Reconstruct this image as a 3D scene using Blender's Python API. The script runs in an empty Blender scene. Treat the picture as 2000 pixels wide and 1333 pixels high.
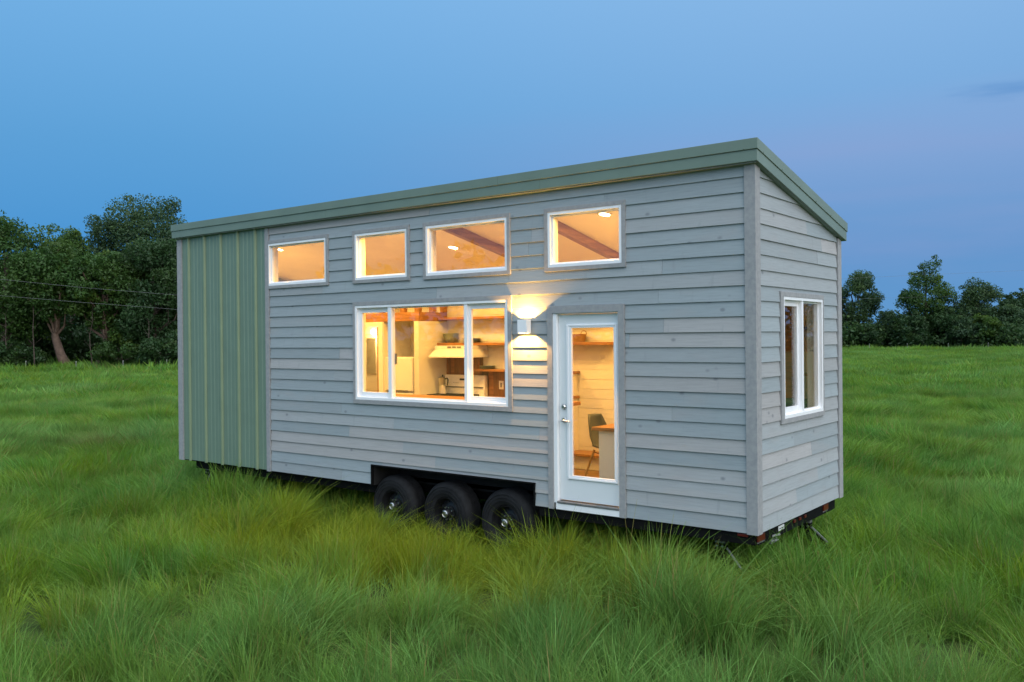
import bpy, bmesh, math, random
import numpy as np
from mathutils import Vector, Matrix

# ------------------------------------------------------------------ scene, camera, world, sun
S = bpy.context.scene
COL = S.collection
ZB = 0.67                      # underside of the house walls above the ground
CAM = Vector((3.408, -8.320, 1.9308 + ZB))

cam = bpy.data.cameras.new('camera'); camo = bpy.data.objects.new('camera', cam); COL.objects.link(camo)
_r = Vector((0.79320734, 0.60887996, -0.00934426)); _u = Vector((0.00539337, 0.00831977, 0.99995085))
_f = Vector((-0.60892777, 0.79321874, -0.00331539))
camo.matrix_world = Matrix(((_r.x, _u.x, -_f.x, CAM.x), (_r.y, _u.y, -_f.y, CAM.y), (_r.z, _u.z, -_f.z, CAM.z), (0, 0, 0, 1)))
cam.lens = 31.453; cam.sensor_width = 36; cam.clip_start = 0.05; cam.clip_end = 5000
S.camera = camo

SUN_AZ = Vector((0.95, -0.32, 0)).normalized()      # the afterglow lies behind and right of the camera
SUN_EL = math.radians(-2)
W = bpy.data.worlds.new('World'); S.world = W; W.use_nodes = True
nt = W.node_tree; nt.nodes.clear()
def wn(t, **k):
    n = nt.nodes.new(t)
    for a, v in k.items(): setattr(n, a, v)
    return n
wl = nt.links.new
out = wn('ShaderNodeOutputWorld'); add = wn('ShaderNodeAddShader')
bg1 = wn('ShaderNodeBackground'); bg2 = wn('ShaderNodeBackground')
sky = wn('ShaderNodeTexSky', sky_type='NISHITA', sun_disc=False)
sky.sun_elevation = SUN_EL; sky.sun_rotation = math.atan2(SUN_AZ.x, SUN_AZ.y)
bg1.inputs[1].default_value = 0.05
wl(sky.outputs[0], bg1.inputs[0])
tc = wn('ShaderNodeTexCoord'); sep = wn('ShaderNodeSeparateXYZ'); wl(tc.outputs['Generated'], sep.inputs[0])
def wramp(src, stops):
    r = wn('ShaderNodeValToRGB'); e = r.color_ramp.elements
    while len(e) < len(stops): e.new(0.5)
    for q, (p, c) in zip(e, stops): q.position = p; q.color = (*c, 1)
    wl(src, r.inputs[0]); return r.outputs[0]
def s2l(*c): return tuple(((v / 255 + .055) / 1.055) ** 2.4 if v > 10 else v / 255 / 12.92 for v in c)
# dusk sky by elevation, away from (left) and nearer to (right) the glow
skyL = wramp(sep.outputs[2], [(0.0, s2l(74, 150, 211)), (.10, s2l(72, 149, 211)), (.2, s2l(89, 159, 215)), (.36, s2l(116, 177, 229)), (.6, s2l(150, 190, 230)), (1, s2l(160, 195, 230))])
skyR = wramp(sep.outputs[2], [(0.0, s2l(96, 152, 205)), (.085, s2l(96, 150, 205)), (.15, s2l(116, 158, 210)), (.19, s2l(128, 164, 214)), (.25, s2l(122, 172, 222)), (.36, s2l(136, 183, 230)), (.6, s2l(155, 192, 230)), (1, s2l(160, 195, 230))])
def wmath(op, a, b):
    n = wn('ShaderNodeMath', operation=op)
    for i, v in enumerate((a, b)):
        if isinstance(v, (int, float)): n.inputs[i].default_value = v
        else: wl(v, n.inputs[i])
    return n.outputs[0]
def wdot(v):
    n = wn('ShaderNodeVectorMath', operation='DOT_PRODUCT'); wl(tc.outputs['Generated'], n.inputs[0]); n.inputs[1].default_value = v; return n.outputs['Value']
az = wn('ShaderNodeMapRange'); wl(wdot((0.793, 0.609, 0)), az.inputs[0])
az.inputs[1].default_value = -0.42; az.inputs[2].default_value = 0.46; az.interpolation_type = 'SMOOTHSTEP'
mx = wn('ShaderNodeMix', data_type='RGBA'); wl(az.outputs[0], mx.inputs[0]); wl(skyL, mx.inputs[6]); wl(skyR, mx.inputs[7])
# faint dusk cloud streaks low on the right
mp = wn('ShaderNodeMapping'); wl(tc.outputs['Generated'], mp.inputs[0]); mp.inputs['Scale'].default_value = (2.2, 2.2, 16)
ns = wn('ShaderNodeTexNoise'); wl(mp.outputs[0], ns.inputs[0]); ns.inputs['Scale'].default_value = 1.6; ns.inputs['Detail'].default_value = 5
cr = wramp(ns.outputs[0], [(.44, (0, 0, 0)), (.72, (1, 1, 1))])
band = wramp(sep.outputs[2], [(.02, (0, 0, 0)), (.1, (.8, .8, .8)), (.17, (.7, .7, .7)), (.26, (.0, .0, .0))])
cm = wmath('MULTIPLY', wmath('MULTIPLY', cr, band), wmath('MULTIPLY', az.outputs[0], .42))
mx2 = wn('ShaderNodeMix', data_type='RGBA'); wl(cm, mx2.inputs[0]); wl(mx.outputs[2], mx2.inputs[6]); mx2.inputs[7].default_value = (*s2l(142, 160, 208), 1)
# a small darker cloud wisp high at the right
vd = wn('ShaderNodeVectorMath', operation='DISTANCE'); wl(mp.outputs[0], vd.inputs[0])
WISP = Vector((-0.128, 0.965, 0.232)).normalized()
vd.inputs[1].default_value = (WISP.x * 2.2, WISP.y * 2.2, WISP.z * 16)
ns2 = wn('ShaderNodeTexNoise'); wl(mp.outputs[0], ns2.inputs[0]); ns2.inputs['Scale'].default_value = 6; ns2.inputs['Detail'].default_value = 4
wv = wmath('SUBTRACT', wmath('MULTIPLY', ns2.outputs[0], .34), wmath('SUBTRACT', vd.outputs['Value'], .0))
wf = wn('ShaderNodeMapRange'); wl(wv, wf.inputs[0]); wf.inputs[1].default_value = 0; wf.inputs[2].default_value = .25; wf.inputs[4].default_value = .8; wf.interpolation_type = 'SMOOTHSTEP'
mx3 = wn('ShaderNodeMix', data_type='RGBA'); wl(wf.outputs[0], mx3.inputs[0]); wl(mx2.outputs[2], mx3.inputs[6]); mx3.inputs[7].default_value = (*s2l(92, 146, 205), 1)
# afterglow
GD = Vector((SUN_AZ.x, SUN_AZ.y, .32)).normalized()
g = wmath('POWER', wmath('MAXIMUM', wdot(tuple(GD)), 0.0), 1.6)
gm = wn('ShaderNodeMix', data_type='RGBA', blend_type='ADD'); gm.clamp_result = False
gv = wn('ShaderNodeVectorMath', operation='SCALE'); gv.inputs[0].default_value = (1.36, 1.30, 1.24); wl(g, gv.inputs['Scale'])
gm.inputs[0].default_value = 1; wl(mx3.outputs[2], gm.inputs[6]); wl(gv.outputs[0], gm.inputs[7])
up = wn('ShaderNodeMapRange', interpolation_type='SMOOTHSTEP'); wl(sep.outputs[2], up.inputs[0]); up.inputs[1].default_value = .38; up.inputs[2].default_value = .85
uv_ = wn('ShaderNodeVectorMath', operation='SCALE'); uv_.inputs[0].default_value = (1.15, 1.2, 1.2); wl(up.outputs[0], uv_.inputs['Scale'])     # sky overhead brightened out of view, added as fill light
gu = wn('ShaderNodeMix', data_type='RGBA', blend_type='ADD'); gu.clamp_result = False; gu.inputs[0].default_value = 1; wl(gm.outputs[2], gu.inputs[6]); wl(uv_.outputs[0], gu.inputs[7])
wl(gu.outputs[2], bg2.inputs[0]); bg2.inputs[1].default_value = 1.0
wl(bg1.outputs[0], add.inputs[0]); wl(bg2.outputs[0], add.inputs[1]); wl(add.outputs[0], out.inputs[0])

sun = bpy.data.lights.new('sun', 'SUN'); sun.energy = 0.55; sun.angle = math.radians(35); sun.color = (1, .86, .70)
suno = bpy.data.objects.new('sun', sun); COL.objects.link(suno)
suno.rotation_euler = (-Vector((SUN_AZ.x, SUN_AZ.y, math.tan(math.radians(14))))).to_track_quat('-Z', 'Y').to_euler()

S.view_settings.view_transform = 'Standard'; S.view_settings.look = 'None'
S.view_settings.exposure = 0; S.view_settings.gamma = 1
S.render.engine = 'CYCLES'
S.cycles.use_denoising = True
S.cycles.max_bounces = 8; S.cycles.diffuse_bounces = 4; S.cycles.glossy_bounces = 3; S.cycles.transmission_bounces = 4; S.cycles.transparent_max_bounces = 12
S.cycles.caustics_reflective = False; S.cycles.caustics_refractive = False
S.cycles.sample_clamp_indirect = 6

# ------------------------------------------------------------------ materials
MAT = {}
def nodes(name):
    m = bpy.data.materials.new(name); m.use_nodes = True; t = m.node_tree; t.nodes.clear(); MAT[name] = m
    def N(k, **a):
        n = t.nodes.new(k)
        for q, v in a.items(): setattr(n, q, v)
        return n
    return m, t, N, t.links.new
def mixcol(N, L, fac, a, b, blend='MIX'):
    n = N('ShaderNodeMix', data_type='RGBA', blend_type=blend)
    for i, v in ((0, fac), (6, a), (7, b)):
        if isinstance(v, (int, float)): n.inputs[i].default_value = v
        elif isinstance(v, tuple): n.inputs[i].default_value = (*v, 1)
        else: L(v, n.inputs[i])
    return n.outputs[2]
def ramp(N, L, src, stops):
    r = N('ShaderNodeValToRGB'); e = r.color_ramp.elements
    while len(e) < len(stops): e.new(0.5)
    for q, (p, c) in zip(e, stops): q.position = p; q.color = (*c, 1) if isinstance(c, tuple) else (c, c, c, 1)
    L(src, r.inputs[0]); return r.outputs[0]
def noise(N, L, scale, detail=4, vec=None, stretch=None, rough=.55, coord='Position'):
    n = N('ShaderNodeTexNoise'); n.inputs['Scale'].default_value = scale; n.inputs['Detail'].default_value = detail; n.inputs['Roughness'].default_value = rough
    g = N('ShaderNodeNewGeometry').outputs['Position'] if vec is None else vec
    if stretch:
        mpn = N('ShaderNodeMapping'); mpn.inputs['Scale'].default_value = stretch; L(g, mpn.inputs[0]); g = mpn.outputs[0]
    L(g, n.inputs[0]); return n.outputs[0]
def paint(name, col, rough=.5, var=.12, scale=6, bump=.02, metal=0, bscale=60, stretch=None, spec=.5):
    m, t, N, L = nodes(name)
    b = N('ShaderNodeBsdfPrincipled'); o = N('ShaderNodeOutputMaterial'); L(b.outputs[0], o.inputs[0])
    n1 = noise(N, L, scale, 5, stretch=stretch)
    c = mixcol(N, L, ramp(N, L, n1, [(.3, 0.0), (.7, 1.0)]), tuple(v * (1 - var) for v in col), tuple(min(1, v * (1 + var)) for v in col))
    L(c, b.inputs['Base Color']); b.inputs['Roughness'].default_value = rough; b.inputs['Metallic'].default_value = metal
    b.inputs['Specular IOR Level'].default_value = spec
    if bump:
        bp = N('ShaderNodeBump'); bp.inputs['Strength'].default_value = bump * 5; bp.inputs['Distance'].default_value = .002
        L(noise(N, L, bscale, 3, stretch=stretch), bp.inputs['Height']); L(bp.outputs[0], b.inputs['Normal'])
    return m
def emit(name, col, st):
    m, t, N, L = nodes(name); e = N('ShaderNodeEmission'); o = N('ShaderNodeOutputMaterial'); L(e.outputs[0], o.inputs[0])
    e.inputs[0].default_value = (*col, 1); e.inputs[1].default_value = st; return m

def siding_mat(name, axis):
    m, t, N, L = nodes(name)
    b = N('ShaderNodeBsdfPrincipled'); o = N('ShaderNodeOutputMaterial'); L(b.outputs[0], o.inputs[0])
    pos = N('ShaderNodeNewGeometry').outputs['Position']
    st = (1.2, 1.2, 26)
    at = N('ShaderNodeAttribute', attribute_name='tint'); a2 = N('ShaderNodeSeparateColor'); L(at.outputs['Color'], a2.inputs[0])
    off = N('ShaderNodeVectorMath', operation='ADD'); L(pos, off.inputs[0])
    sc = N('ShaderNodeVectorMath', operation='SCALE'); L(at.outputs['Color'], sc.inputs[0]); sc.inputs['Scale'].default_value = 37.0; L(sc.outputs[0], off.inputs[1])
    v = off.outputs[0]
    base = mixcol(N, L, a2.outputs[0], (.320, .365, .384), (.405, .398, .394))
    base = mixcol(N, L, 1.0, base, ramp(N, L, a2.outputs[1], [(0, .93), (1, 1.06)]), 'MULTIPLY')
    gr = noise(N, L, 3.0, 8, v, st, .65)
    base = mixcol(N, L, .9, base, ramp(N, L, gr, [(.3, .86), (.5, 1.0), (.75, 1.09)]), 'MULTIPLY')
    # patchy blush of thin stain
    pn = noise(N, L, 1.5, 3, v, (1, 1, 3.5))
    base = mixcol(N, L, ramp(N, L, pn, [(.52, 0.0), (.72, .38)]), base, (.37, .355, .35))
    # knots
    mpn = N('ShaderNodeMapping'); L(v, mpn.inputs[0]); mpn.inputs['Scale'].default_value = (2.9, 2.9, 4.4)
    vo = N('ShaderNodeTexVoronoi'); vo.inputs['Scale'].default_value = 1.0; L(mpn.outputs[0], vo.inputs['Vector'])
    base = mixcol(N, L, ramp(N, L, vo.outputs['Distance'], [(.045, .6), (.11, .0)]), base, (.15, .16, .175))
    st2 = noise(N, L, 3.5, 3, v, (3.5, 3.5, .8))
    base = mixcol(N, L, ramp(N, L, st2, [(.64, 0.0), (.74, .3)]), base, (.25, .27, .285))
    L(base, b.inputs['Base Color']); b.inputs['Roughness'].default_value = .72; b.inputs['Specular IOR Level'].default_value = .25
    bp = N('ShaderNodeBump'); bp.inputs['Strength'].default_value = .35; bp.inputs['Distance'].default_value = .002
    L(gr, bp.inputs['Height']); L(bp.outputs[0], b.inputs['Normal'])
    return m
siding_mat('siding', 0)

def wood(name, dark, light, axis='x', rough=.45, scale=1.0):
    m, t, N, L = nodes(name)
    b = N('ShaderNodeBsdfPrincipled'); o = N('ShaderNodeOutputMaterial'); L(b.outputs[0], o.inputs[0])
    st = {'x': (1.5, 22, 22), 'y': (22, 1.5, 22), 'z': (22, 22, 1.5)}[axis]
    g1 = noise(N, L, 1.3 * scale, 7, None, st, .62); g2 = noise(N, L, 5.5 * scale, 3, None, st)
    c = mixcol(N, L, ramp(N, L, g1, [(.32, 0.0), (.68, 1.0)]), dark, light)
    c = mixcol(N, L, .5, c, ramp(N, L, g2, [(.35, .72), (.6, 1.1)]), 'MULTIPLY')
    L(c, b.inputs['Base Color']); b.inputs['Roughness'].default_value = rough
    return m
def trimwood():
    m, t, N, L = nodes('trim_board')
    b = N('ShaderNodeBsdfPrincipled'); o = N('ShaderNodeOutputMaterial'); L(b.outputs[0], o.inputs[0])
    pos = N('ShaderNodeNewGeometry').outputs['Position']
    gr = noise(N, L, 4, 6, pos, (6, 6, 6))
    c = mixcol(N, L, ramp(N, L, gr, [(.3, 0.0), (.7, 1.0)]), (.29, .295, .305), (.37, .368, .366))
    mpn = N('ShaderNodeMapping'); L(pos, mpn.inputs[0]); mpn.inputs['Scale'].default_value = (3, 3, 3)
    vo = N('ShaderNodeTexVoronoi'); L(mpn.outputs[0], vo.inputs['Vector']); vo.inputs['Scale'].default_value = 1
    c = mixcol(N, L, ramp(N, L, vo.outputs['Distance'], [(.03, .7), (.075, 0.0)]), c, (.15, .15, .16))
    L(c, b.inputs['Base Color']); b.inputs['Roughness'].default_value = .7; b.inputs['Specular IOR Level'].default_value = .25
trimwood()
paint('green_metal', (.172, .250, .188), .42, .05, 3, .01, spec=.45)
paint('roof_metal', (.175, .235, .190), .42, .06, 2.5, .012, spec=.45)
paint('seam_metal', (.215, .285, .178), .42, .05, 3, 0, spec=.45)
paint('white_vinyl', (.92, .92, .93), .35, .015, 4, .004)
paint('door_white', (.76, .79, .80), .4, .02, 3, .008)
paint('white_wall', (.74, .69, .59), .6, .04, 3, .02)
paint('ceiling_white', (.86, .82, .77), .7, .03, 3, .02)
paint('appliance_white', (.80, .78, .74), .3, .02, 3, 0)
paint('steel', (.62, .62, .62), .28, .06, 20, 0, metal=1)
paint('galvanised', (.22, .22, .22), .5, .25, 25, .02, metal=.5)
paint('black_steel', (.007, .007, .007), .7, .3, 8, .03, spec=.08)
paint('rim_black', (.013, .013, .014), .42, .2, 8, .01, spec=.3)
paint('rubber', (.017, .017, .018), .75, .3, 9, .06, spec=.2)
paint('dark_void', (.012, .012, .012), .8, .2, 5, 0)
paint('red_plastic', (.10, .008, .007), .3, .1, 5, 0)
paint('label_white', (.7, .7, .7), .5, .1, 40, 0)
paint('black_plastic', (.02, .02, .02), .4, .2, 10, 0)
paint('grey_shell', (.085, .085, .085), .5, .06, 5, 0)
paint('stoneware', (.21, .24, .20), .35, .22, 26, .01)
paint('plate_grey', (.26, .28, .26), .35, .1, 12, 0)
paint('aluminium', (.72, .72, .70), .3, .05, 8, 0, metal=1)
paint('green_fabric', (.02, .07, .035), .9, .3, 12, .05)
paint('bark', (.075, .055, .042), .9, .4, 3, .15, bscale=14)
paint('bark_pale', (.15, .098, .072), .9, .35, 3, .15, bscale=14)
paint('post_white', (.30, .31, .28), .6, .2, 10, 0)
paint('cable', (.17, .18, .18), .5, .1, 10, 0)
wood('wood_warm', (.22, .085, .022), (.44, .20, .06), 'x')
wood('wood_warm_y', (.20, .075, .02), (.40, .18, .052), 'y')
wood('wood_back', (.085, .033, .012), (.36, .17, .05), 'z', scale=.6)
wood('wood_floor', (.13, .065, .03), (.22, .11, .05), 'x')
wood('wood_leg', (.34, .19, .08), (.46, .27, .12), 'z')
wood('rafter_wood', (.20, .105, .055), (.34, .19, .10), 'y')
wood('wicker', (.24, .12, .035), (.42, .23, .075), 'x', scale=4)
emit('lamp_disc', (1, .80, .46), 14)
emit('lamp_glow', (1, .78, .42), 30)

def glass():
    m, t, N, L = nodes('window_glass')
    o = N('ShaderNodeOutputMaterial'); tr = N('ShaderNodeBsdfTransparent'); gl = N('ShaderNodeBsdfGlossy'); gl.inputs['Roughness'].default_value = 0.0
    tr.inputs[0].default_value = (.965, .975, .965, 1)
    fr = N('ShaderNodeFresnel'); gg = N('ShaderNodeNewGeometry'); mr = N('ShaderNodeMapRange'); L(gg.outputs['Backfacing'], mr.inputs[0]); mr.inputs[3].default_value = 1.72; mr.inputs[4].default_value = 1 / 1.72
    L(mr.outputs[0], fr.inputs[0])
    mxs = N('ShaderNodeMixShader'); L(fr.outputs[0], mxs.inputs[0]); L(tr.outputs[0], mxs.inputs[1]); L(gl.outputs[0], mxs.inputs[2]); L(mxs.outputs[0], o.inputs[0])
glass()

def leafmat(name, lo, hi, yel, trans=.3):
    m, t, N, L = nodes(name)
    o = N('ShaderNodeOutputMaterial')
    at = N('ShaderNodeAttribute', attribute_name='tint'); a2 = N('ShaderNodeSeparateColor'); L(at.outputs['Color'], a2.inputs[0])
    c = mixcol(N, L, a2.outputs[0], lo, hi); c = mixcol(N, L, a2.outputs[1], c, yel)
    d = N('ShaderNodeBsdfDiffuse'); tl = N('ShaderNodeBsdfTranslucent'); gs = N('ShaderNodeBsdfGlossy'); gs.inputs['Roughness'].default_value = .45
    L(c, d.inputs[0]); L(c, tl.inputs[0]); gs.inputs[0].default_value = (.8, .8, .8, 1)
    m1 = N('ShaderNodeMixShader'); m1.inputs[0].default_value = trans; L(d.outputs[0], m1.inputs[1]); L(tl.outputs[0], m1.inputs[2])
    m2 = N('ShaderNodeMixShader'); m2.inputs[0].default_value = .02; L(m1.outputs[0], m2.inputs[1]); L(gs.outputs[0], m2.inputs[2]); L(m2.outputs[0], o.inputs[0])
leafmat('leaf_green', (.024, .064, .018), (.058, .130, .030), (.085, .145, .022))
leafmat('leaf_dark', (.018, .048, .018), (.040, .090, .030), (.055, .10, .022))
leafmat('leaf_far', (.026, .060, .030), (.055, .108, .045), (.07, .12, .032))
leafmat('leaf_bright', (.035, .085, .018), (.075, .15, .022), (.11, .16, .02))
leafmat('leaf_brown', (.06, .05, .035), (.085, .07, .05), (.07, .09, .03))

def grassmat():
    m, t, N, L = nodes('grass')
    o = N('ShaderNodeOutputMaterial')
    geo = N('ShaderNodeNewGeometry').outputs['Position']
    at = N('ShaderNodeAttribute', attribute_name='tint'); a2 = N('ShaderNodeSeparateColor'); L(at.outputs['Color'], a2.inputs[0])
    p1 = noise(N, L, .55, 4, geo, (1, 1, .05)); p2 = noise(N, L, 1.9, 3, geo, (1, 1, .05)); p3 = noise(N, L, .12, 3, geo, (1, 1, .05))
    c = mixcol(N, L, ramp(N, L, p1, [(.36, 0.0), (.62, 1.0)]), (.078, .228, .026), (.190, .280, .012))
    c = mixcol(N, L, ramp(N, L, p2, [(.46, 0.0), (.68, .55)]), c, (.085, .215, .062))
    c = mixcol(N, L, ramp(N, L, p3, [(.45, 0.0), (.62, .6)]), c, (.150, .285, .080))
    p4 = noise(N, L, .28, 5, geo, (1, 1, .05), .65)
    c = mixcol(N, L, ramp(N, L, p4, [(.52, 0.0), (.66, .6)]), c, (.055, .150, .022))
    c = mixcol(N, L, ramp(N, L, p4, [(.30, .45), (.42, 0.0)]), c, (.22, .27, .045))
    c = mixcol(N, L, ramp(N, L, a2.outputs[0], [(.45, 0.0), (1, .65)]), c, (.185, .350, .085))     # paler blades
    oi = N('ShaderNodeObjectInfo'); c = mixcol(N, L, 1.0, c, ramp(N, L, oi.outputs['Random'], [(0, .72), (1, 1.25)]), 'MULTIPLY')
    c = mixcol(N, L, ramp(N, L, a2.outputs[1], [(.90, 0.0), (.95, .8)]), c, (.28, .22, .08))  # dry blades
    vd = N('ShaderNodeVectorMath', operation='DISTANCE'); mpp = N('ShaderNodeMapping'); L(geo, mpp.inputs[0]); mpp.inputs['Scale'].default_value = (.30, .55, 0); L(mpp.outputs[0], vd.inputs[0]); vd.inputs[1].default_value = (-16.8 * .30, 2.3 * .55, 0)
    rf = N('ShaderNodeMath', operation='SUBTRACT'); L(noise(N, L, 1.4, 4, geo, (1, 1, .2)), rf.inputs[0]); L(vd.outputs['Value'], rf.inputs[1])
    c = mixcol(N, L, ramp(N, L, rf.outputs[0], [(.0, 0.0), (.35, .55)]), c, (.16, .105, .035))      # a patch of reddish seeding grass
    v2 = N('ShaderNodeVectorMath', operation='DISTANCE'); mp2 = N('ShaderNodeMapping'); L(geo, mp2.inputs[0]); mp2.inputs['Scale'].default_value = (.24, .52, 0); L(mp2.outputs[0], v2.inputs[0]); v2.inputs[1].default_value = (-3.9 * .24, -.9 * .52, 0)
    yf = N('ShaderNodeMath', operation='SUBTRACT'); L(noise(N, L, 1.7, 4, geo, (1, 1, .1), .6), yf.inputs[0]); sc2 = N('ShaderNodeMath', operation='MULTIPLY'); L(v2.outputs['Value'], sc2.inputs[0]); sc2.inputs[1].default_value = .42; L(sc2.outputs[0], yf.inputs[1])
    c = mixcol(N, L, ramp(N, L, yf.outputs[0], [(.08, 0.0), (.34, .6)]), c, (.25, .295, .014))      # yellower clumps by the wheels, with warm lamp spill painted into the colour     
    d = N('ShaderNodeBsdfDiffuse'); tl = N('ShaderNodeBsdfTranslucent'); gs = N('ShaderNodeBsdfGlossy'); gs.inputs['Roughness'].default_value = .42
    L(c, d.inputs[0]); L(c, tl.inputs[0]); gs.inputs[0].default_value = (.9, .9, .9, 1)
    m1 = N('ShaderNodeMixShader'); m1.inputs[0].default_value = .30; L(d.outputs[0], m1.inputs[1]); L(tl.outputs[0], m1.inputs[2])
    m2 = N('ShaderNodeMixShader'); m2.inputs[0].default_value = .008; L(m1.outputs[0], m2.inputs[1]); L(gs.outputs[0], m2.inputs[2]); L(m2.outputs[0], o.inputs[0])
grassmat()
def groundmat():
    m, t, N, L = nodes('ground')
    b = N('ShaderNodeBsdfPrincipled'); o = N('ShaderNodeOutputMaterial'); L(b.outputs[0], o.inputs[0])
    n1 = noise(N, L, 3.5, 8); n2 = noise(N, L, .2, 4)
    c = mixcol(N, L, ramp(N, L, n1, [(.35, 0.0), (.65, 1.0)]), (.022, .034, .010), (.055, .085, .018))
    c = mixcol(N, L, ramp(N, L, n2, [(.4, 0.0), (.65, .5)]), c, (.085, .13, .03))
    L(c, b.inputs['Base Color']); b.inputs['Roughness'].default_value = .95; b.inputs['Specular IOR Level'].default_value = .1
groundmat()

# ------------------------------------------------------------------ mesh helpers
class MB:
    def __init__(s): s.v = []; s.f = []; s.mi = []; s.tint = []; s.mats = []; s.cur = 0; s.t = (0.5, 0.5, 0)
    def m(s, name):
        if name not in s.mats: s.mats.append(name)
        s.cur = s.mats.index(name); return s
    def face(s, pts):
        b = len(s.v); s.v += [tuple(p) for p in pts]; s.f.append(tuple(range(b, b + len(pts)))); s.mi.append(s.cur); s.tint.append(s.t)
    def poly(s, vs, fs):
        b = len(s.v); s.v += [tuple(p) for p in vs]
        for f in fs: s.f.append(tuple(i + b for i in f)); s.mi.append(s.cur); s.tint.append(s.t)
    def box(s, x0, x1, y0, y1, z0, z1, M=None):
        vs = [(x, y, z) for x in (x0, x1) for y in (y0, y1) for z in (z0, z1)]
        if M is not None: vs = [M(*p) for p in vs]
        s.poly(vs, [(0, 1, 3, 2), (4, 6, 7, 5), (0, 4, 5, 1), (2, 3, 7, 6), (0, 2, 6, 4), (1, 5, 7, 3)]); return s
    def hexa(s, lo, hi):           # two quads -> solid
        s.poly(list(lo) + list(hi), [(3, 2, 1, 0), (4, 5, 6, 7), (0, 1, 5, 4), (1, 2, 6, 5), (2, 3, 7, 6), (3, 0, 4, 7)]); return s
    def tube(s, pts, rads, n=8, caps=True):
        pts = [Vector(p) for p in pts]
        if not hasattr(rads, '__len__'): rads = [rads] * len(pts)
        vs = []; fs = []
        for i, p in enumerate(pts):
            d = (pts[min(i + 1, len(pts) - 1)] - pts[max(i - 1, 0)]).normalized()
            a = d.orthogonal().normalized() if i == 0 else (a - d * a.dot(d)).normalized()
            bb = d.cross(a)
            for k in range(n):
                w = 2 * math.pi * k / n; vs.append(p + (a * math.cos(w) + bb * math.sin(w)) * rads[i])
        for i in range(len(pts) - 1):
            for k in range(n):
                fs.append((i * n + k, i * n + (k + 1) % n, (i + 1) * n + (k + 1) % n, (i + 1) * n + k))
        if caps: fs += [tuple(range(n))[::-1], tuple((len(pts) - 1) * n + k for k in range(n))]
        s.poly(vs, fs); return s
    def lathe(s, prof, c=(0, 0, 0), axis='z', n=32, closed=False):
        vs = []; fs = []
        for (r, h) in prof:
            for k in range(n):
                w = 2 * math.pi * k / n; a, b = r * math.cos(w), r * math.sin(w)
                q = {'z': (a, b, h), 'y': (a, h, b), 'x': (h, a, b)}[axis]
                vs.append((q[0] + c[0], q[1] + c[1], q[2] + c[2]))
        m = len(prof)
        for i in range(m if closed else m - 1):
            j = (i + 1) % m
            for k in range(n): fs.append((i * n + k, i * n + (k + 1) % n, j * n + (k + 1) % n, j * n + k))
        s.poly(vs, fs); return s
    def build(s, name, parent=None, mat=None, smooth=False, bevel=0, weld=False, kind=None):
        me = bpy.data.meshes.new(name); me.from_pydata([tuple(p) for p in s.v], [], s.f)
        names = s.mats if s.mats else [mat]
        for n in names: me.materials.append(MAT[n])
        me.polygons.foreach_set('material_index', s.mi)
        at = me.attributes.new('tint', 'FLOAT_COLOR', 'FACE')
        at.data.foreach_set('color', np.array([(*t[:3], 1) for t in s.tint], dtype=np.float32).ravel())
        bm = bmesh.new(); bm.from_mesh(me)
        if weld: bmesh.ops.remove_doubles(bm, verts=bm.verts, dist=1e-5)
        bmesh.ops.recalc_face_normals(bm, faces=bm.faces); bm.to_mesh(me); bm.free()
        if smooth:
            for p in me.polygons: p.use_smooth = True
            if smooth is not True:
                me.set_sharp_from_angle(angle=math.radians(smooth))
        o = bpy.data.objects.new(name, me); COL.objects.link(o)
        if bevel:
            md = o.modifiers.new('bevel', 'BEVEL'); md.width = bevel; md.segments = 2; md.limit_method = 'ANGLE'; md.angle_limit = math.radians(40)
        if parent is not None: attach(o, parent)
        if kind: o['kind'] = kind
        return o
def attach(o, p):
    o.parent = p
    loc = Matrix.Translation(p.location) if p.type == 'EMPTY' and p.parent is None else Matrix.Identity(4)
    if p.parent is not None and p.parent.parent is None and p.type != 'EMPTY': loc = Matrix.Translation(p.parent.location) @ p.matrix_parent_inverse
    o.matrix_parent_inverse = loc.inverted()
def thing(name, label, cat, loc=(0, 0, 0), group=None):
    o = bpy.data.objects.new(name, None); COL.objects.link(o); o.location = loc; o.empty_display_size = .2
    return tag(o, label, cat, group)
def tag(o, label, cat, group=None):
    o['label'] = label; o['category'] = cat
    if group: o['group'] = group
    return o

# ------------------------------------------------------------------ the house: shared measures (z measured from the wall bottom)
rng = random.Random(7); NP = np.random.default_rng(11)
E = 0.15173; L = 9.87; WD = 2.59
def zr(y): return 3.60 - .203 * y            # wall top under the roof
def ceil(y): return 3.47 - .203 * y
HX = Vector((-4.9, 1.3, 0))
house = thing('tiny_house', 'grey lap sided house on wheels with lit windows and green metal roof', 'tiny house', HX)
def FR(u, d, z): return (u, -d, z + ZB)       # front wall: u along x, d outwards
def EN(u, d, z): return (d, u, z + ZB)        # right end wall
def BK(u, d, z): return (u, WD + d, z + ZB)
def LE(u, d, z): return (-L - d, u, z + ZB)

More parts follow.
